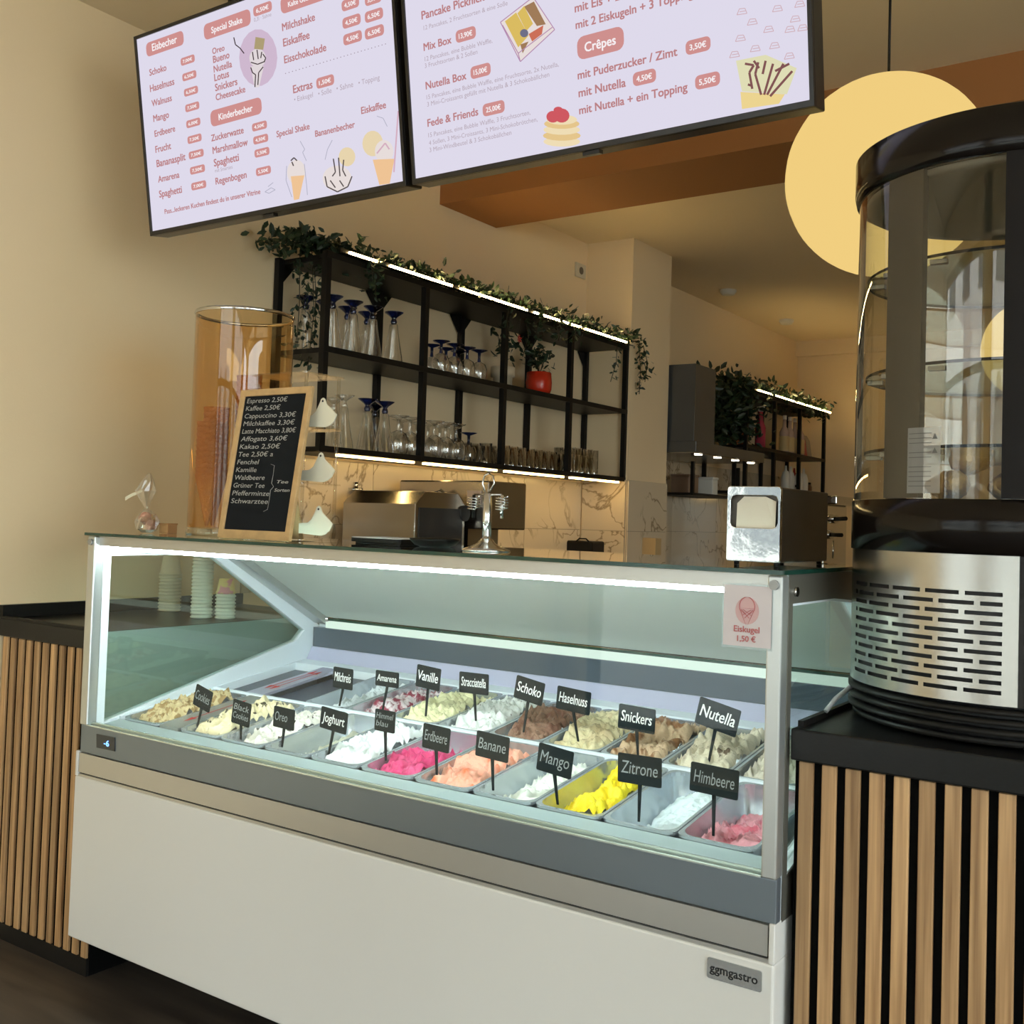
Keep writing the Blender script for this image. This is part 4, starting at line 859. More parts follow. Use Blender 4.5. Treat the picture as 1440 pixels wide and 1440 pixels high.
# ================================================================== REAR WORKTOP WITH MACHINES
rw = thing('rear_worktop', (-2.65, 4.0, 0), 'long rear worktop along the left wall behind the display case', 'counter')
MB().box((-2.935, 2.98, 0), (-2.36, 4.92, .88)).build('cabinet', blackm, rw); MB().box((-2.935, 2.97, .88), (-2.34, 4.925, .918)).build('worktop', mat('worktop_beige', (.42, .34, .22), .3), rw)
rw2 = thing('kitchen_worktop', (-2.65, 6.9, 0), 'rear kitchen worktop under the cooker hood', 'counter')
MB().box((-2.985, 5.40, 0), (-2.36, 8.28, .88)).build('cabinet', blackm, rw2); MB().box((-2.985, 5.39, .88), (-2.34, 8.29, .918)).build('worktop', steel, rw2)
def boxpx(x0, y0, x1, y1, Y):
    a, b = onY(x0, y1, Y), onY(x1, y0, Y); return a.x, a.z, b.x, b.z
# steel waffle machine: chamfered housing
wmach = thing('waffle_machine', (-2.66, 3.15, .918), 'brushed steel box machine with chamfered top on the rear worktop left of the whisk stand', 'kitchen machine')
x0, z0, x1, z1 = boxpx(481, 690, 585, 752, 3.0)
MB().prism([(3.0, .925), (3.30, .925), (3.30, z1-.045), (3.25, z1), (3.055, z1), (3.0, z1-.048)], lambda u, v, t: (t, u, v), x0, x1).build('housing', steel, wmach, bevel=.003)
for x in (x0+.02, x1-.05):
    for y in (3.02, 3.25): MB().box((x, y, .918), (x+.03, y+.03, .925)).build('foot', blackm, wmach)
MB().box((x1, 3.02, 1.0), (x1+.003, 3.28, z1-.06)).build('side_panel', mat('dark_panel', (.04, .04, .04), .4), wmach)
a = onY(500, 686, 3.15); MB().tube([(a.x, 3.15, z1), (a.x, 3.15, z1+.012)], .03, 14).tube([(a.x, 3.15, z1+.012), (a.x, 3.15, z1+.035)], .010, 10).build('knob', chrome, wmach)
# second steel machine with black roller handle
m2 = thing('bubble_waffle_maker', (-2.2, 3.4, .918), 'steel machine with black cylinder handle and price sticker behind the black trays', 'kitchen machine')
x0, z0, x1, z1 = boxpx(560, 676, 688, 733, 3.34)
MB().box((x0, 3.34, z0-.02), (x1, 3.6, z1)).build('head', steel, m2, bevel=.006)
for px_ in (652, 684):
    b = onY(px_, 760, 3.36); MB().box((b.x-.012, 3.37, .9185), (b.x+.012, 3.42, z0-.02)).build('leg', steel, m2)
b0 = boxpx(575, 735, 640, 760, 3.38); MB().box((b0[0], 3.39, .9185), (b0[2], 3.58, z0-.02)).build('body', steel, m2)
c0, c1_ = onY(592, 719, 3.29), onY(655, 722, 3.29)
MB().tube([c0, c1_], .030, 18).tube([c0-Vector((.05, 0, 0)), c0], [.012, .026], 14).build('handle', mat('black_rubber', (.008, .008, .008), .5), m2)
st_ = boxpx(657, 690, 676, 708, 3.335); MB().box((st_[0], 3.332, st_[1]), (st_[2], 3.3395, st_[3])).build('sticker', mat('sticker', (.5, .40, .36), .6), m2)
cb = [onY(*p, 3.3) for p in ((606, 710), (613, 692), (620, 689), (632, 700), (636, 712))]
MB().tube(cb, .006, 6).build('cable', MC['black_rubber'], m2); 
MB().tube([onY(602, 722, 3.29), onY(604, 722, 3.34)], .02, 8).build('arm', blackm, m2)
kt = thing('black_kettle_base', (-2.75, 4.7, .918), 'flat black appliance lid standing on the rear worktop near the column', 'appliance')
x0, z0, x1, z1 = boxpx(797, 762, 843, 775, 4.75)
MB().box((x0, 4.70, .9185), (x1, 4.88, z1)).build('housing', blackm, kt, bevel=.012); kt.location = ((x0+x1)/2, 4.79, .918)
MB().tube([(x0+.03, 4.79, z1-.004), (x0+.05, 4.79, z1+.012), (x0+.09, 4.79, z1+.012), (x0+.11, 4.79, z1-.004)], .004, 6).build('handle', blackm, kt)
wb = thing('wooden_box', (-2.5, 5.6, .918), 'small pale wooden box on the kitchen worktop right of the column', 'box')
x0, z0, x1, z1 = boxpx(908, 757, 928, 774, 5.15); 
wb.location = (x0, 5.15, .918); MB().box((x0, 5.10, .885), (x1, 5.17, z1)).build('body', mat('pale_wood', (.55, .38, .18), .6), wb, bevel=.003)
wb2 = MB().box((x0-.02, 5.09, .868), (x1+.02, 5.18, .884)).build('lid', MC['pale_wood'], wb)
pl_ = thing('side_table', (x0, 5.14, 0), 'narrow side table in front of the column', 'table')
MB().box((-2.62, 5.0, .84), (x1+.05, 5.30, .8675)).build('tabletop', MC['pale_wood'], pl_)
for (x, y) in ((-2.60, 5.02), (x1+.01, 5.02), (-2.60, 5.26), (x1+.01, 5.26)): MB().box((x, y, 0), (x+.03, y+.03, .84)).build('leg', blackm, pl_)
cv_ = thing('induction_hob', (-2.66, 6.1, .918), 'flat black hob with a thin handle on the kitchen worktop', 'hob')
MB().box((-2.93, 5.55, .9185), (-2.40, 6.6, .955)).build('plate', blackm, cv_, bevel=.004)
q_ = [(-2.45, 6.2+.16*math.cos(R(a)), .957+.10*math.sin(R(a))) for a in range(0, 181, 20)]
MB().tube(q_, .006, 6).build('handle', steelh, cv_)
# ================================================================== ON TOP OF THE CASE
ZT = 1.1537
# black trays
for (px0, px1, yy, hh, lb) in ((513, 585, 1.93, .012, 'flat black rectangular tray with pale rim on the case top'), (575, 650, 1.90, .020, 'black oval dish lying on the case top left of the whisk stand')):
    a, b = onY(px0, 755, yy), onY(px1, 755, yy); t = thing('tray' if hh < .015 else 'dish', ((a.x+b.x)/2, yy, ZT), lb, 'tray' if hh < .015 else 'dish')
    cx_, w_ = (a.x+b.x)/2, (b.x-a.x)/2-.002
    if hh < .015:
        MB().prism(rrect(-w_*.9, -.05, w_*.9, .05, .012), lambda u, v, tt: (cx_+u, yy+v, tt), ZT, ZT+.004).frame(rrect(-w_, -.058, w_, .058, .016), rrect(-w_*.9, -.05, w_*.9, .05, .012), lambda u, v, tt: (cx_+u, yy+v, tt), ZT+.004, ZT+.013).build('base', blackm, t)
        MB().frame(rrect(-w_, -.058, w_, .058, .016), rrect(-w_+.003, -.055, w_-.003, .055, .014), lambda u, v, tt: (cx_+u, yy+v, tt), ZT+.0132, ZT+.0155).build('rim', mat('rim_pale', (.6, .58, .55), .3), t)
    else:
        o = MB().lathe([(.034, 0), (.046, .004), (.056, .014), (.058, .019), (.054, .018), (.044, .007), (0, .005)], (0, 0, 0), 28, True).build('bowl', blackm, t)
        o.matrix_parent_inverse = Matrix(); o.location = (0, 0, 0)
# whisk stand
b = onY(684, 764, 1.80)
ws = thing('whisk_stand', (b.x, 1.80, ZT), 'steel stand with round foot, loop top and two hanging spring whisks', 'utensil stand'); bx = b.x
MB().lathe([(.050, 0), (.050, .003), (.040, .007), (.020, .016), (.0115, .026)], (bx, 1.80, ZT), 28, True, True).build('foot', steelh, ws)
zt_ = onY(684, 694, 1.80).z
MB().tube([(bx, 1.80, ZT+.02), (bx, 1.80, zt_)], .0095, 14).build('pole', steelh, ws)
lp = [onY(*p, 1.80) for p in ((684, 694), (679, 680), (682, 669), (688, 665), (694, 669), (696, 680), (687, 694))]
for q in lp: q.x += bx-onY(687, 694, 1.80).x
MB().tube(lp, .0022, 6).build('loop', steelh, ws)
MB().tube([(bx-.035, 1.80, zt_-.002), (bx+.035, 1.80, zt_-.002)], .002, 6).build('crossbar', steelh, ws)
for sg in (-1, 1):
    cxx = bx+sg*.036; hel = []
    z0_ = zt_-.006
    for k in range(56):
        a = k/56*2*math.pi*5; hel.append((cxx+.013*math.cos(a), 1.80+.013*math.sin(a), z0_-.028*k/56))
    sw = thing('spring_whisk', (cxx, 1.80, z0_), 'coiled wire whisk head hanging on the %s side of the steel stand' % ('left' if sg < 0 else 'right'), 'whisk')
    MB().tube(hel, .0013, 5).build('coil', chrome, sw); MB().tube([(cxx, 1.80, z0_+.003), (cxx, 1.80, z0_-.045)], .0035, 8).build('shaft', chrome if sg > 0 else blackm, sw)
# chalkboard menu in wooden frame
A, B, Cc, D = onY(308, 750, 1.715), onY(408, 757, 1.715), onY(425, 545, 1.77), onY(327, 540, 1.77)
ub = (B-A); ub.z = 0; wdt = .5*((B-A).length+(Cc-D).length); hgt = ((D-A).length+(Cc-B).length)/2
A.z = ZT+.001; U2 = Vector((1, 0, 0)); V2 = Vector((0, .055, (Cc.z-ZT))).normalized()
hgt = (Cc.z-ZT)/V2.z; A = Vector((A.x, 1.715, ZT+.001)); N2 = Vector((0, -V2.z, V2.y))
cbt = thing('chalkboard_menu', (A.x+wdt/2, 1.715, ZT), 'small chalkboard in pale wood frame listing coffee and tea prices', 'menu board')
qb = lambda u, v, t: A+U2*u+V2*v+N2*t
bw = .0165
MB().frame([(0, 0), (wdt, 0), (wdt, hgt), (0, hgt)], [(bw, bw*1.3), (wdt-bw, bw*1.3), (wdt-bw, hgt-bw), (bw, hgt-bw)], qb, -.004, .006).build('frame', mat('pale_frame', (.56, .36, .16), .6, var=.12, vscale=40), cbt, bevel=.0015)
MB().prism([(bw-.001, bw), (wdt-bw+.001, bw), (wdt-bw+.001, hgt-bw+.001), (bw-.001, hgt-bw+.001)], qb, -.003, .002).build('slate', mat('slate_board', (.012, .014, .017), .7, spec=.08), cbt)
leg_ = MB().prism([(wdt*.4, .002), (wdt*.6, .002), (wdt*.56, hgt*.75), (wdt*.44, hgt*.75)], lambda u, v, t: (A+U2*u+Vector((0, .062+(1-v/hgt)*.075+t, v*.98))), -.001, .001).build('stand_leg', MC['pale_frame'], cbt)
tm = MB(); wi = wdt-2*bw; hi = hgt-2.3*bw
rows = [('Espresso 2,50€', .02, .70), ('Kaffee 2,50€', .02, .60), ('Cappuccino 3,30€', .02, .88), ('Milchkaffee 3,30€', .02, .88), ('Latte Macchiato 3,80€', .02, .92), ('Affogato 3,60€', .02, .80), ('Kakao 2,50€', .02, .70), ('Tee 2,50€ a', .02, .60), ('Fenchel', .02, .38), ('Kamille', .02, .36), ('Waldbeere', .02, .52), ('Grüner Tee', .02, .54), ('Pfefferminze', .02, .64), ('Schwarztee', .02, .64)]
for k, (s_, u, w_) in enumerate(rows):
    text(tm, s_, qb(bw+wi*(u+.02), hgt-bw-hi*(.045+.058*k)-.002, .0024), U2, V2, width=wi*w_*.95, size=.0165, bold=.0, shear=.1)
text(tm, 'Tee', qb(bw+wi*.74, bw+hi*.36, .0024), U2, V2, width=wi*.18, size=.011, shear=.2); text(tm, 'Sorten', qb(bw+wi*.72, bw+hi*.30, .0024), U2, V2, width=wi*.24, size=.011, shear=.2)
chalk2 = mat('chalk_thin', (.42, .42, .40), .7)
br = [qb(bw+wi*u, bw+hi*v, .0026) for u, v in ((.60, .50), (.66, .49), (.665, .42), (.66, .36), (.70, .335), (.66, .31), (.665, .24), (.66, .17), (.60, .155))]
tm.tube(br, .0006, 4); tm.build('lettering', chalk2, cbt)['kind'] = 'stuff'
# cone dispenser
cc = onY(333, 745, 1.985); cxx, cyy, rr = cc.x, 1.985, .132
ztop = onY(333, 449, 1.985).z
cdp = thing('cone_dispenser', (cxx, cyy, ZT), 'tall amber acrylic cylinder holding stacked ice cream cones', 'dispenser')
MB().lathe([(rr, .018), (rr, ztop-ZT)], (cxx, cyy, ZT), 48).build('cylinder', amber, cdp)
MB().lathe([(rr+.001, 0), (rr+.004, .004), (rr+.004, .018), (rr-.004, .022), (0, .022)], (cxx, cyy, ZT), 40, True).build('base', pane('base_clear', (.9, .88, .8), 2), cdp)
MB().lathe([(rr+.001, 0), (rr+.003, .004), (rr+.001, .009), (rr-.004, .008), (rr-.004, .0), (rr+.001, 0)], (cxx, cyy, ztop), 48).build('rim', chrome, cdp)
MB().lathe([(.014, 0), (.014, .30)], (cxx+.02, cyy, ZT+.023), 16, True, True).build('centre_tube', pane('inner_tube', (.45, .30, .22), 1.5), cdp)
conem = mat('cone_wafer', (.46, .22, .085), .7, bump=.5, bscale=220)
def cone_mesh(r, h, k): return MB().lathe([(.004, 0), (r*.95, h*.93), (r, h), (r*.9, h), (.002, .012)], (0, 0, 0), 16).mesh(k, conem)
cmesh = cone_mesh(.036, .14, 'ice_cream_cone')
for si, (ox, oy, nn, lb) in enumerate(((-.078, -.02, 13, 'left front'), (-.035, -.075, 10, 'front'), (-.03, .05, 19, 'rear'), (.058, .055, 8, 'right rear'))):
    for k in range(nn):
        z = ZT+.024+k*.0155
        o = bpy.data.objects.new('ice_cream_cone', cmesh); C.objects.link(o); o.location = (cxx+ox, cyy+oy, z)
        tag(o, '%s wafer cone from the bottom of the %s stack in the amber cylinder' % (ORD[k], lb), 'cone', 'ice cream cones stacked in the amber cylinder, %s stack' % lb)
# clear tiered stand with white tags
xs0, xs1 = onY(380, 600, 1.87).x, onY(456, 600, 1.87).x
ac = thing('acrylic_stand', ((xs0+xs1)/2, 1.87, ZT), 'clear acrylic tiered pastry stand behind the chalkboard', 'stand')
lev = [ZT+.001, onY(440, 682, 1.87).z, onY(440, 604, 1.87).z, onY(440, 530, 1.87).z]
for k, z in enumerate(lev):
    MB().prism(rrect(xs0, 1.80, xs1, 1.94, .012), lambda u, v, t: (u, v, t), z, z+.004).build('tray', acr, ac)
for (x, y) in ((xs0+.01, 1.815), (xs1-.01, 1.815), (xs0+.01, 1.925), (xs1-.01, 1.925)):
    MB().tube([(x, y, ZT+.005), (x, y, lev[3])], .004, 8).build('rod', acr, ac)
cream = mat('cream_tag', (.80, .76, .60), .5)
shape = [(-.010, -.004), (-.006, .005), (0, .008), (.005, .005), (.012, -.008), (.030, -.021), (.045, -.033), (.037, -.048), (.024, -.057), (.010, -.061), (-.062, -.057), (-.062, -.034), (-.034, -.032), (-.022, -.024)]
for (px_, py_, lb) in ((454, 564, 'top'), (451, 641, 'middle'), (448, 716, 'lowest')):
    p = onY(px_, py_, 1.785)
    t = thing('white_tag', (p.x, 1.787, p.z-.061), 'cream curved plastic tag with hole at the %s tier of the clear stand' % lb, 'tag')
    MB().prism([(p.x+u, p.z+v) for u, v in shape], lambda u, v, tt: (u, tt, v), 1.785, 1.788).build('plate', cream, t)
    MB().tube([(p.x, 1.7843, p.z), (p.x, 1.785, p.z)], .0026, 10).build('hole', darkg, t)
    MB().box((p.x-.05, 1.788, p.z-.057), (p.x-.02, 1.80, p.z-.054)).build('clip', acr, t)
for (x, y, z, lb) in ((xs0+.045, 1.87, lev[1]+.004, 'golden brown pastry on the middle tier of the clear stand'), (xs0+.05, 1.875, lev[2]+.004, 'pale pastry on the top tier of the clear stand')):
    t = thing('pastry', (x, y, z), lb, 'pastry'); MB().lathe([(.026, 0), (.034, .012), (.031, .030), (.016, .040), (0, .042)], (x, y, z), 18, True).build('body', mat('pastry', (.48, .25, .08), .7, bump=.4, bscale=90), t)
# sweets bag
p = onY(207, 745, 1.80); sx = p.x
sb = thing('sweets_bag', (sx, 1.80, ZT), 'small clear cellophane bag of nougat tied with pale ribbon', 'sweets bag')
film = pane('cellophane', (.93, .92, .90), 5.0, .12)
def crumple(prof, n_=14, seed=1, amp=.18):
    rnd = random.Random(seed); mb = MB(); rings = []
    for i, (r, z, dx) in enumerate(prof):
        rings.append([mb.bm.verts.new((sx+dx+r*math.cos(2*math.pi*k/n_)*(1+rnd.uniform(-amp, amp)), 1.80+r*.7*math.sin(2*math.pi*k/n_)*(1+rnd.uniform(-amp, amp)), ZT+z)) for k in range(n_)])
    for a_, b_ in zip(rings, rings[1:]):
        for k in range(n_): mb.bm.faces.new((a_[k], a_[(k+1) % n_], b_[(k+1) % n_], b_[k]))
    mb.bm.faces.new(rings[0]); return mb
crumple([(.018, .002, 0), (.034, .010, 0), (.038, .032, 0), (.027, .052, -.002), (.007, .066, -.006), (.016, .085, -.010), (.030, .112, -.014), (.018, .140, -.006), (.005, .160, -.002)], amp=.16).build('film', film, sb)
for k in range(5):
    a = k*1.26; MB().sphere((sx+.013*math.cos(a), 1.80+.010*math.sin(a), ZT+.018+.007*k), .014, 8, sc=(1, 1, .8)).build('nougat', mat('nougat', (.50, .24, .16), .5, bump=.6, bscale=120), sb)
rb = [onY(*q, 1.785) for q in ((176, 704), (186, 698), (200, 692))]
MB().raw([rb[0], rb[0]+Vector((0, 0, .010)), rb[1]+Vector((0, 0, .009)), rb[2]+Vector((0, 0, .006)), rb[2], rb[1]], [(0, 1, 2, 5), (5, 2, 3, 4)]).build('ribbon', cream, sb)
br_ = thing('small_box', (onY(238, 745, 1.85).x, 1.85, ZT), 'small brown cardboard box beside the sweets bag', 'box')
x = br_.location.x; MB().box((x-.016, 1.83, ZT), (x+.020, 1.86, ZT+.024)).build('carton', mat('kraft', (.36, .17, .06), .7), br_, bevel=.001); MB().box((x-.017, 1.829, ZT+.024), (x+.021, 1.861, ZT+.028)).build('lid', MC['kraft'], br_)
# napkin dispenser
a, b = onY(1022.5, 785, 1.80), onY(1097, 790, 1.80); top = onY(1060, 684, 1.80).z
nd = thing('napkin_dispenser', ((a.x+b.x)/2, 1.88, ZT), 'chrome-fronted napkin dispenser with dark sides on the right end of the case top', 'napkin dispenser')
xa, xb = a.x, b.x; yb = onX(1164, 780, xb).y; z0 = ZT+.006
MB().box((xa+.001, 1.806, z0), (xb-.001, yb, top-.001)).build('body', mat('dark_bronze', (.055, .045, .035), .3, .6), nd, bevel=.003)
fo = rrect(xa, z0, xb, top, .004, 2); fi = rrect(xa+.006, z0+.060, xb-.004, top-.016, .010, 2)
MB().frame(fo, fi, lambda u, v, t: (u, t, v), 1.795, 1.806).build('front_frame', chrome, nd, bevel=.001)
ih = top-z0
MB().box((xa+.008, 1.8005, z0+.012), (xb-.008, 1.8055, z0+.056)).build('lower_plate', mat('chrome_plate', (.52, .53, .52), .2, 1, bump=.4, bscale=12), nd)
MB().raw([(xa+.016, 1.799, z0+.056), (xb-.010, 1.799, z0+.056), (xb-.010, 1.802, top-.026), (xb-.028, 1.799, top-.018), (xa+.030, 1.799, top-.018), (xa+.016, 1.802, top-.030), (xa+.016, 1.804, z0+.056), (xb-.010, 1.804, z0+.056)], [(0, 1, 2, 3, 4, 5), (0, 6, 7, 1)]).build('napkins', mat('napkin', (.66, .60, .49), .9), nd)
for x in (xa+.012, xb-.012):
    for y in (1.815, yb-.015): MB().tube([(x, y, ZT), (x, y, z0)], .005, 8).build('foot', blackm, nd)
# ================================================================== CUPS ON THE LEFT COUNTER
cupm = mat('paper_cup', (.80, .77, .66), .6); cupc = mat('printed_cup', (.80, .62, .25), .6, col2=(.75, .30, .35), thr=(.5, .55), vscale=30)
def cups(px_, py_, Y, n_, r, h, dz, lab, base, m, topm=None):
    p = onY(px_, py_, Y); me = MB().lathe([(r, 0), (r+.003, .002), (r+.003, .005), (r, .006), (r*.74, h), (0, h)], (0, 0, 0), 24).mesh('paper_cup', m)
    me2 = None
    for k in range(n_):
        last = k == n_-1 and topm
        if last: me2 = MB().lathe([(r, 0), (r+.003, .002), (r+.003, .005), (r, .006), (r*.74, h), (0, h)], (0, 0, 0), 24).mesh('paper_cup', topm)
        o = bpy.data.objects.new('paper_cup', me2 if last else me); C.objects.link(o); o.location = (p.x, Y, base+k*dz)
        if last: tag(o, 'upturned paper cup with colourful print, topmost of the short stack', 'cup')
        else: tag(o, '%s paper cup from the bottom of the %s stack' % (ORD[k], lab), 'cup', 'paper cups in the %s stack' % lab)
cups(283, 864, 2.16, 21, .030, .052, .0108, 'tall upside-down front', .8935, cupm)
cups(316.5, 863, 2.20, 8, .028, .045, .0108, 'short upside-down', .8935, cupm, cupc)
cups(238, 856, 2.22, 12, .033, .065, .0105, 'wider beige middle', .8935, mat('beige_cup', (.66, .58, .42), .6))
cups(205, 850, 2.32, 16, .033, .055, .0105, 'rearmost beige reflected', .8935, MC['beige_cup'])  # reflection of cups in the glass, built as a solid stack
# ================================================================== ROUND GLASS CABINET ON THE RIGHT
TX, TY, TR = -.335, 1.975, .252
TB = .905
tw = thing('round_display_cabinet', (TX, TY, TB), 'tall round glass display cabinet with black top and slotted steel base', 'display cabinet')
gz = [0, .968, 1.190, 1.272, 1.800, 1.868]
tvb = mat('gloss_black', (.007, .005, .004), .16, spec=.25)
MB().lathe([(TR-.02, 0), (TR-.005, .004), (TR-.005, .012)], (TX, TY, TB), 64, True, True).build('foot_ring', blackm, tw)
for k in range(3): MB().lathe([(TR-.01, .017+k*.015), (TR+.003, .019+k*.015), (TR+.003, .026+k*.015), (TR-.01, .027+k*.015)], (TX, TY, TB), 64, True, True).build('base_fin', blackm, tw)
MB().lathe([(TR-.02, .005), (TR-.02, .066)], (TX, TY, TB), 48, True, True).build('base_core', darkg, tw)
MB().lathe([(TR-.004, gz[1]), (TR-.004, gz[2])], (TX, TY, 0), 72, True, True).build('inner_drum', darkg, tw)
# slotted steel panel: rows of slots cut as real openings
a_l, a_r = R(168), R(283)
def steel_panel():
    mb = MB(); r_ = TR; z0_, z1_ = gz[1], gz[2]
    G = R(1.0)
    def quad(aa, ab, za, zb):
        ia, ib = round(aa/G), round(ab/G)
        for i in range(ia, ib):
            q = [(TX+r_*math.cos(t), TY+r_*math.sin(t), z) for t, z in ((i*G, za), ((i+1)*G, za), ((i+1)*G, zb), (i*G, zb))]
            f = mb.bm.faces.new([mb.bm.verts.new(p) for p in q]); f.smooth = True
    zs_ = []; rows_ = 11; ztop_ = 1.132; dz = .0145; hh = .0062
    quad(a_l, a_r, ztop_+hh, z1_)
    A0, A1 = R(211), R(277.5)
    for k in range(rows_):
        zc = ztop_-k*dz
        off = 0 if k % 2 == 0 else .5
        quad(a_l, A0, zc-hh/2-.0, zc+hh/2) ; quad(A1, a_r, zc-hh/2, zc+hh/2)
        step = R(14.0); a = R(222.1)-step*(0 if k % 2 == 0 else .62)
        while a > A0: a -= step
        while a < A1:
            g = step*.13
            s0, s1 = max(a, A0), min(a+g, A1)
            if s1 > s0: quad(s0, s1, zc-hh/2, zc+hh/2)
            a += step
        lo = zc-dz+hh/2 if k < rows_-1 else z0_
        quad(a_l, a_r, lo, zc-hh/2)
    quad(a_l, a_r, ztop_+hh/2, ztop_+hh)
    bmesh.ops.remove_doubles(mb.bm, verts=mb.bm.verts[:], dist=.0002)
    return mb
o = steel_panel().build('slotted_panel', mat('brushed_cabinet_steel', (.42, .405, .375), .26, 1, bump=.02, bscale=60, stretch=(40, 40, 1)), tw)
MB().lathe([(TR+.001, gz[1]), (TR+.001, gz[2])], (TX, TY, 0), 40, a0=a_r, a1=a_l+2*math.pi).build('rear_cover', tvb, tw)
MB().lathe([(TR-.005, gz[2]), (TR+.003, gz[2]), (TR+.003, gz[3]), (TR-.010, gz[3]+.002), (0, gz[3]+.002)], (TX, TY, 0), 72, True).build('black_collar', tvb, tw)
cabg = pane('cabinet_glass', (.86, .86, .80), 1.6)
MB().lathe([(TR, gz[3]+.002), (TR, gz[4])], (TX, TY, 0), 96).build('curved_glass', cabg, tw)
MB().lathe([(TR-.012, gz[4]-.002), (TR+.005, gz[4]-.002), (TR+.008, gz[4]+.012), (TR+.008, gz[5]), (TR-.006, gz[5]+.006), (0, gz[5]+.008)], (TX, TY, 0), 96, True).build('lid', tvb, tw)
MB().lathe([(TR-.03, gz[4]-.012), (TR-.012, gz[4]-.012), (TR-.012, gz[4]-.003)], (TX, TY, 0), 72, True).build('lid_underside', mat('lid_grey', (.16, .14, .11), .5), tw)
def post(a0, a1, r0_, r1_, nm, m):
    mb = MB(); n_ = 6; V = []
    for i in range(n_+1):
        t_ = a0+(a1-a0)*i/n_; V.append([mb.bm.verts.new((TX+r*math.cos(t_), TY+r*math.sin(t_), z)) for r, z in ((r0_, gz[3]+.003), (r1_, gz[3]+.003), (r1_, gz[4]-.003), (r0_, gz[4]-.003))])
    for A_, B_ in zip(V, V[1:]):
        for k in range(4): mb.bm.faces.new((A_[k], A_[(k+1) % 4], B_[(k+1) % 4], B_[k]))
    mb.bm.faces.new(V[0]); mb.bm.faces.new(V[-1][::-1]); mb.build(nm, m, tw)
post(R(277), R(286), TR-.020, TR+.004, 'door_post', mat('matt_black', (.008, .006, .005), .5, spec=.15))
post(R(150), R(158), TR-.022, TR-.002, 'rear_post', mat('post_bronze', (.09, .07, .05), .35, .5))
post(R(195), R(197.5), TR-.012, TR-.001, 'seal_strip', MC['post_bronze'])
post(R(231), R(248), TR-.016, TR-.003, 'hinge_post', mat('post_dark', (.03, .023, .017), .5))
for k, z in enumerate((1.353, 1.485, 1.655)):
    MB().lathe([(TR-.016, z), (TR-.016, z+.005)], (TX, TY, 0), 56, True, True).build('glass_shelf', pane('shelf_glass', (.90, .94, .90), .8), tw)
    MB().lathe([(TR-.0155, z), (TR-.0155, z+.005)], (TX, TY, 0), 56).build('shelf_edge', blackm, tw)
    for a in (198, 222, 250):
        x, y = TX+(TR-.03)*math.cos(R(a)), TY+(TR-.03)*math.sin(R(a))
        MB().box((x-.010, y-.006, z-.008), (x+.016, y+.006, z-.001)).build('shelf_clip', mat('clip', (.22, .19, .14), .3, .5), tw)
nt_ = MB(); 
def cyl(u, v, off=.0015): return Vector((TX+(TR+off)*math.cos(u), TY+(TR+off)*math.sin(u), v))
wn = MB(); a0_, a1_ = R(244), R(257)
for i in range(6):
    t0, t1 = a0_+(a1_-a0_)*i/6, a0_+(a1_-a0_)*(i+1)/6
    wn.raw([cyl(t0, 1.282), cyl(t1, 1.282), cyl(t1, 1.385), cyl(t0, 1.385)], [(0, 1, 2, 3)])
o = wn.build('warning_label', frosted('label_film', (.9, .9, .9), dif=.35, dcol=(.75, .75, .75)), tw)
wl = MB()
for k in range(12):
    z = 1.375-k*.0075
    if k in (3, 6): continue
    for i in range(5):
        t0 = a0_+(a1_-a0_)*(.05+i*.14); t1 = t0+(a1_-a0_)*.14
        wl.raw([cyl(t0, z, .002), cyl(t1, z, .002), cyl(t1, z+.0012, .002), cyl(t0, z+.0012, .002)], [(0, 1, 2, 3)])
for z in (1.366, 1.344):
    t0 = a0_+(a1_-a0_)*.84; wl.raw([cyl(t0-.018, z, .002), cyl(t0+.018, z, .002), cyl(t0, z+.009, .002)], [(0, 1, 2)])
wl.build('label_print', mat('grey_ink', (.12, .12, .12), .6), tw)
crm = mat('croissant', (.62, .38, .13), .6, bump=.5, bscale=60, var=.3, vscale=12)
rnd = random.Random(4)
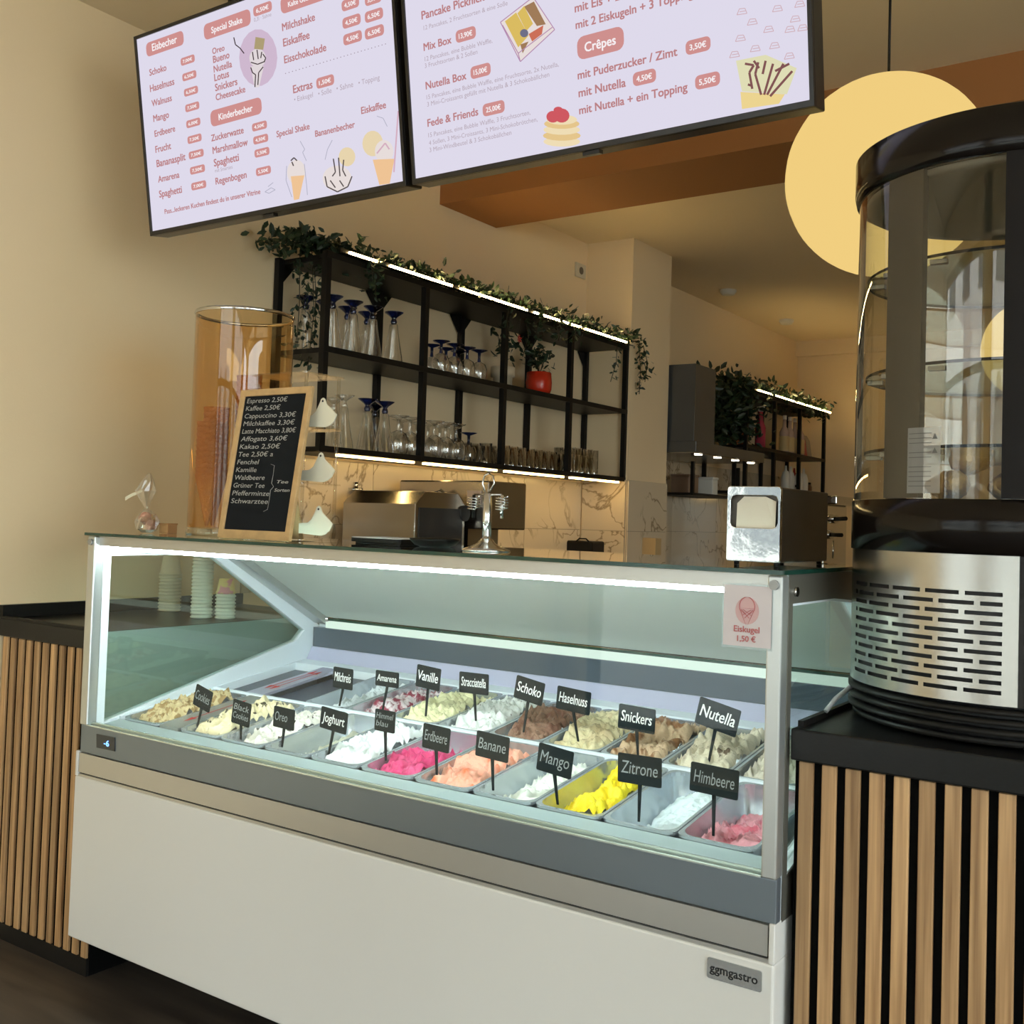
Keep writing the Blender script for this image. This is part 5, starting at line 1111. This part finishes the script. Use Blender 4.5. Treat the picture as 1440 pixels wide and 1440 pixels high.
for k, (dx, dy, dz) in enumerate(((-.09, -.08, 0), (.02, -.12, 0), (.11, -.06, 0), (-.12, .03, 0), (-.02, 0, 0), (.09, .06, 0), (-.05, -.03, .045), (.05, -.05, .045))):
    cxp, cyp, czp = TX+dx, TY+dy, gz[3]+.004+dz; rot = rnd.uniform(0, 3)
    pts, rs = [], []
    for i in range(9):
        a = R(-75+150*i/8)+rot; rs.append([.006, .014, .020, .024, .026, .024, .020, .014, .006][i]*(1.06 if i % 2 else .95)); pts.append((cxp+.038*(math.cos(a)-math.cos(rot)*.6), cyp+.038*(math.sin(a)-math.sin(rot)*.6), czp+.026))
    o = MB().tube(pts, rs, 10).build('croissant', crm); tag(o, 'golden croissant %s of the pile in the round glass cabinet' % ['at the near left', 'at the near middle', 'at the near right', 'at the far left', 'in the centre', 'at the far right', 'on top at the left', 'on top at the right'][k], 'croissant', 'croissants at the bottom of the round cabinet')
cbl = [onY(*p, 1.78) for p in ((1172, 1003), (1178, 992), (1190, 982), (1212, 968))]
cbl = [Vector((-.585, 1.80, .915)), Vector((-.575, 1.82, .935)), Vector((-.565, 1.90, .955)), Vector((-.56, 1.98, .96)), Vector((-.545, 2.06, .957))]
tag(MB().tube(cbl, .004, 8).build('power_cable', mat('cable_steel', (.3, .3, .3), .4)), 'thin grey cable running to the base of the round cabinet', 'cable')
# espresso machine glimpsed between the napkin box and the cabinet
em = thing('espresso_machine', (-2.2, 7.2, .918), 'chrome espresso machine with black handles glimpsed right of the napkin dispenser', 'coffee machine')
Ye = 7.35
x0, z0, x1, z1 = boxpx(1150, 722, 1180, 790, Ye)
MB().box((x0-.3, Ye, .9185), (x1-.10, Ye+.5, z1+.06)).build('body', steelh, em, bevel=.01)
MB().box((x0-.3, Ye-.05, z1+.06), (x1, Ye+.5, z1+.12)).build('cup_rail', chrome, em, bevel=.01)
for k, (px_, py_) in enumerate(((1176, 730), (1170, 752))):
    p = onY(px_, py_, Ye-.1); MB().tube([(p.x-.14, Ye-.04, p.z), (p.x, Ye-.1, p.z)], .03, 12).build('group_head', chrome, em)
    MB().tube([(p.x, Ye-.1, p.z), (p.x+.08, Ye-.14, p.z+.005*(1-k))], .014, 10).build('handle', blackm, em)
p = onY(1172, 760, Ye-.1); MB().tube([(p.x, Ye-.1, p.z), (p.x+.005, Ye-.12, p.z-.12)], .006, 8).build('steam_wand', chrome, em)
MB().box((x0-.3, Ye-.15, .9185), (x1+.02, Ye, .955)).build('drip_tray', chrome, em, bevel=.005)
kw = thing('machine_counter', (x0, Ye+.2, 0), 'low counter carrying the espresso machine at the back', 'counter')
MB().box((max(x0-.32, -2.33), Ye-.18, 0), (x1+.3, Ye+.55, .88)).build('cabinet', blackm, kw); MB().box((max(x0-.33, -2.335), Ye-.19, .88), (x1+.31, Ye+.56, .918)).build('worktop', MC['worktop_beige'], kw)
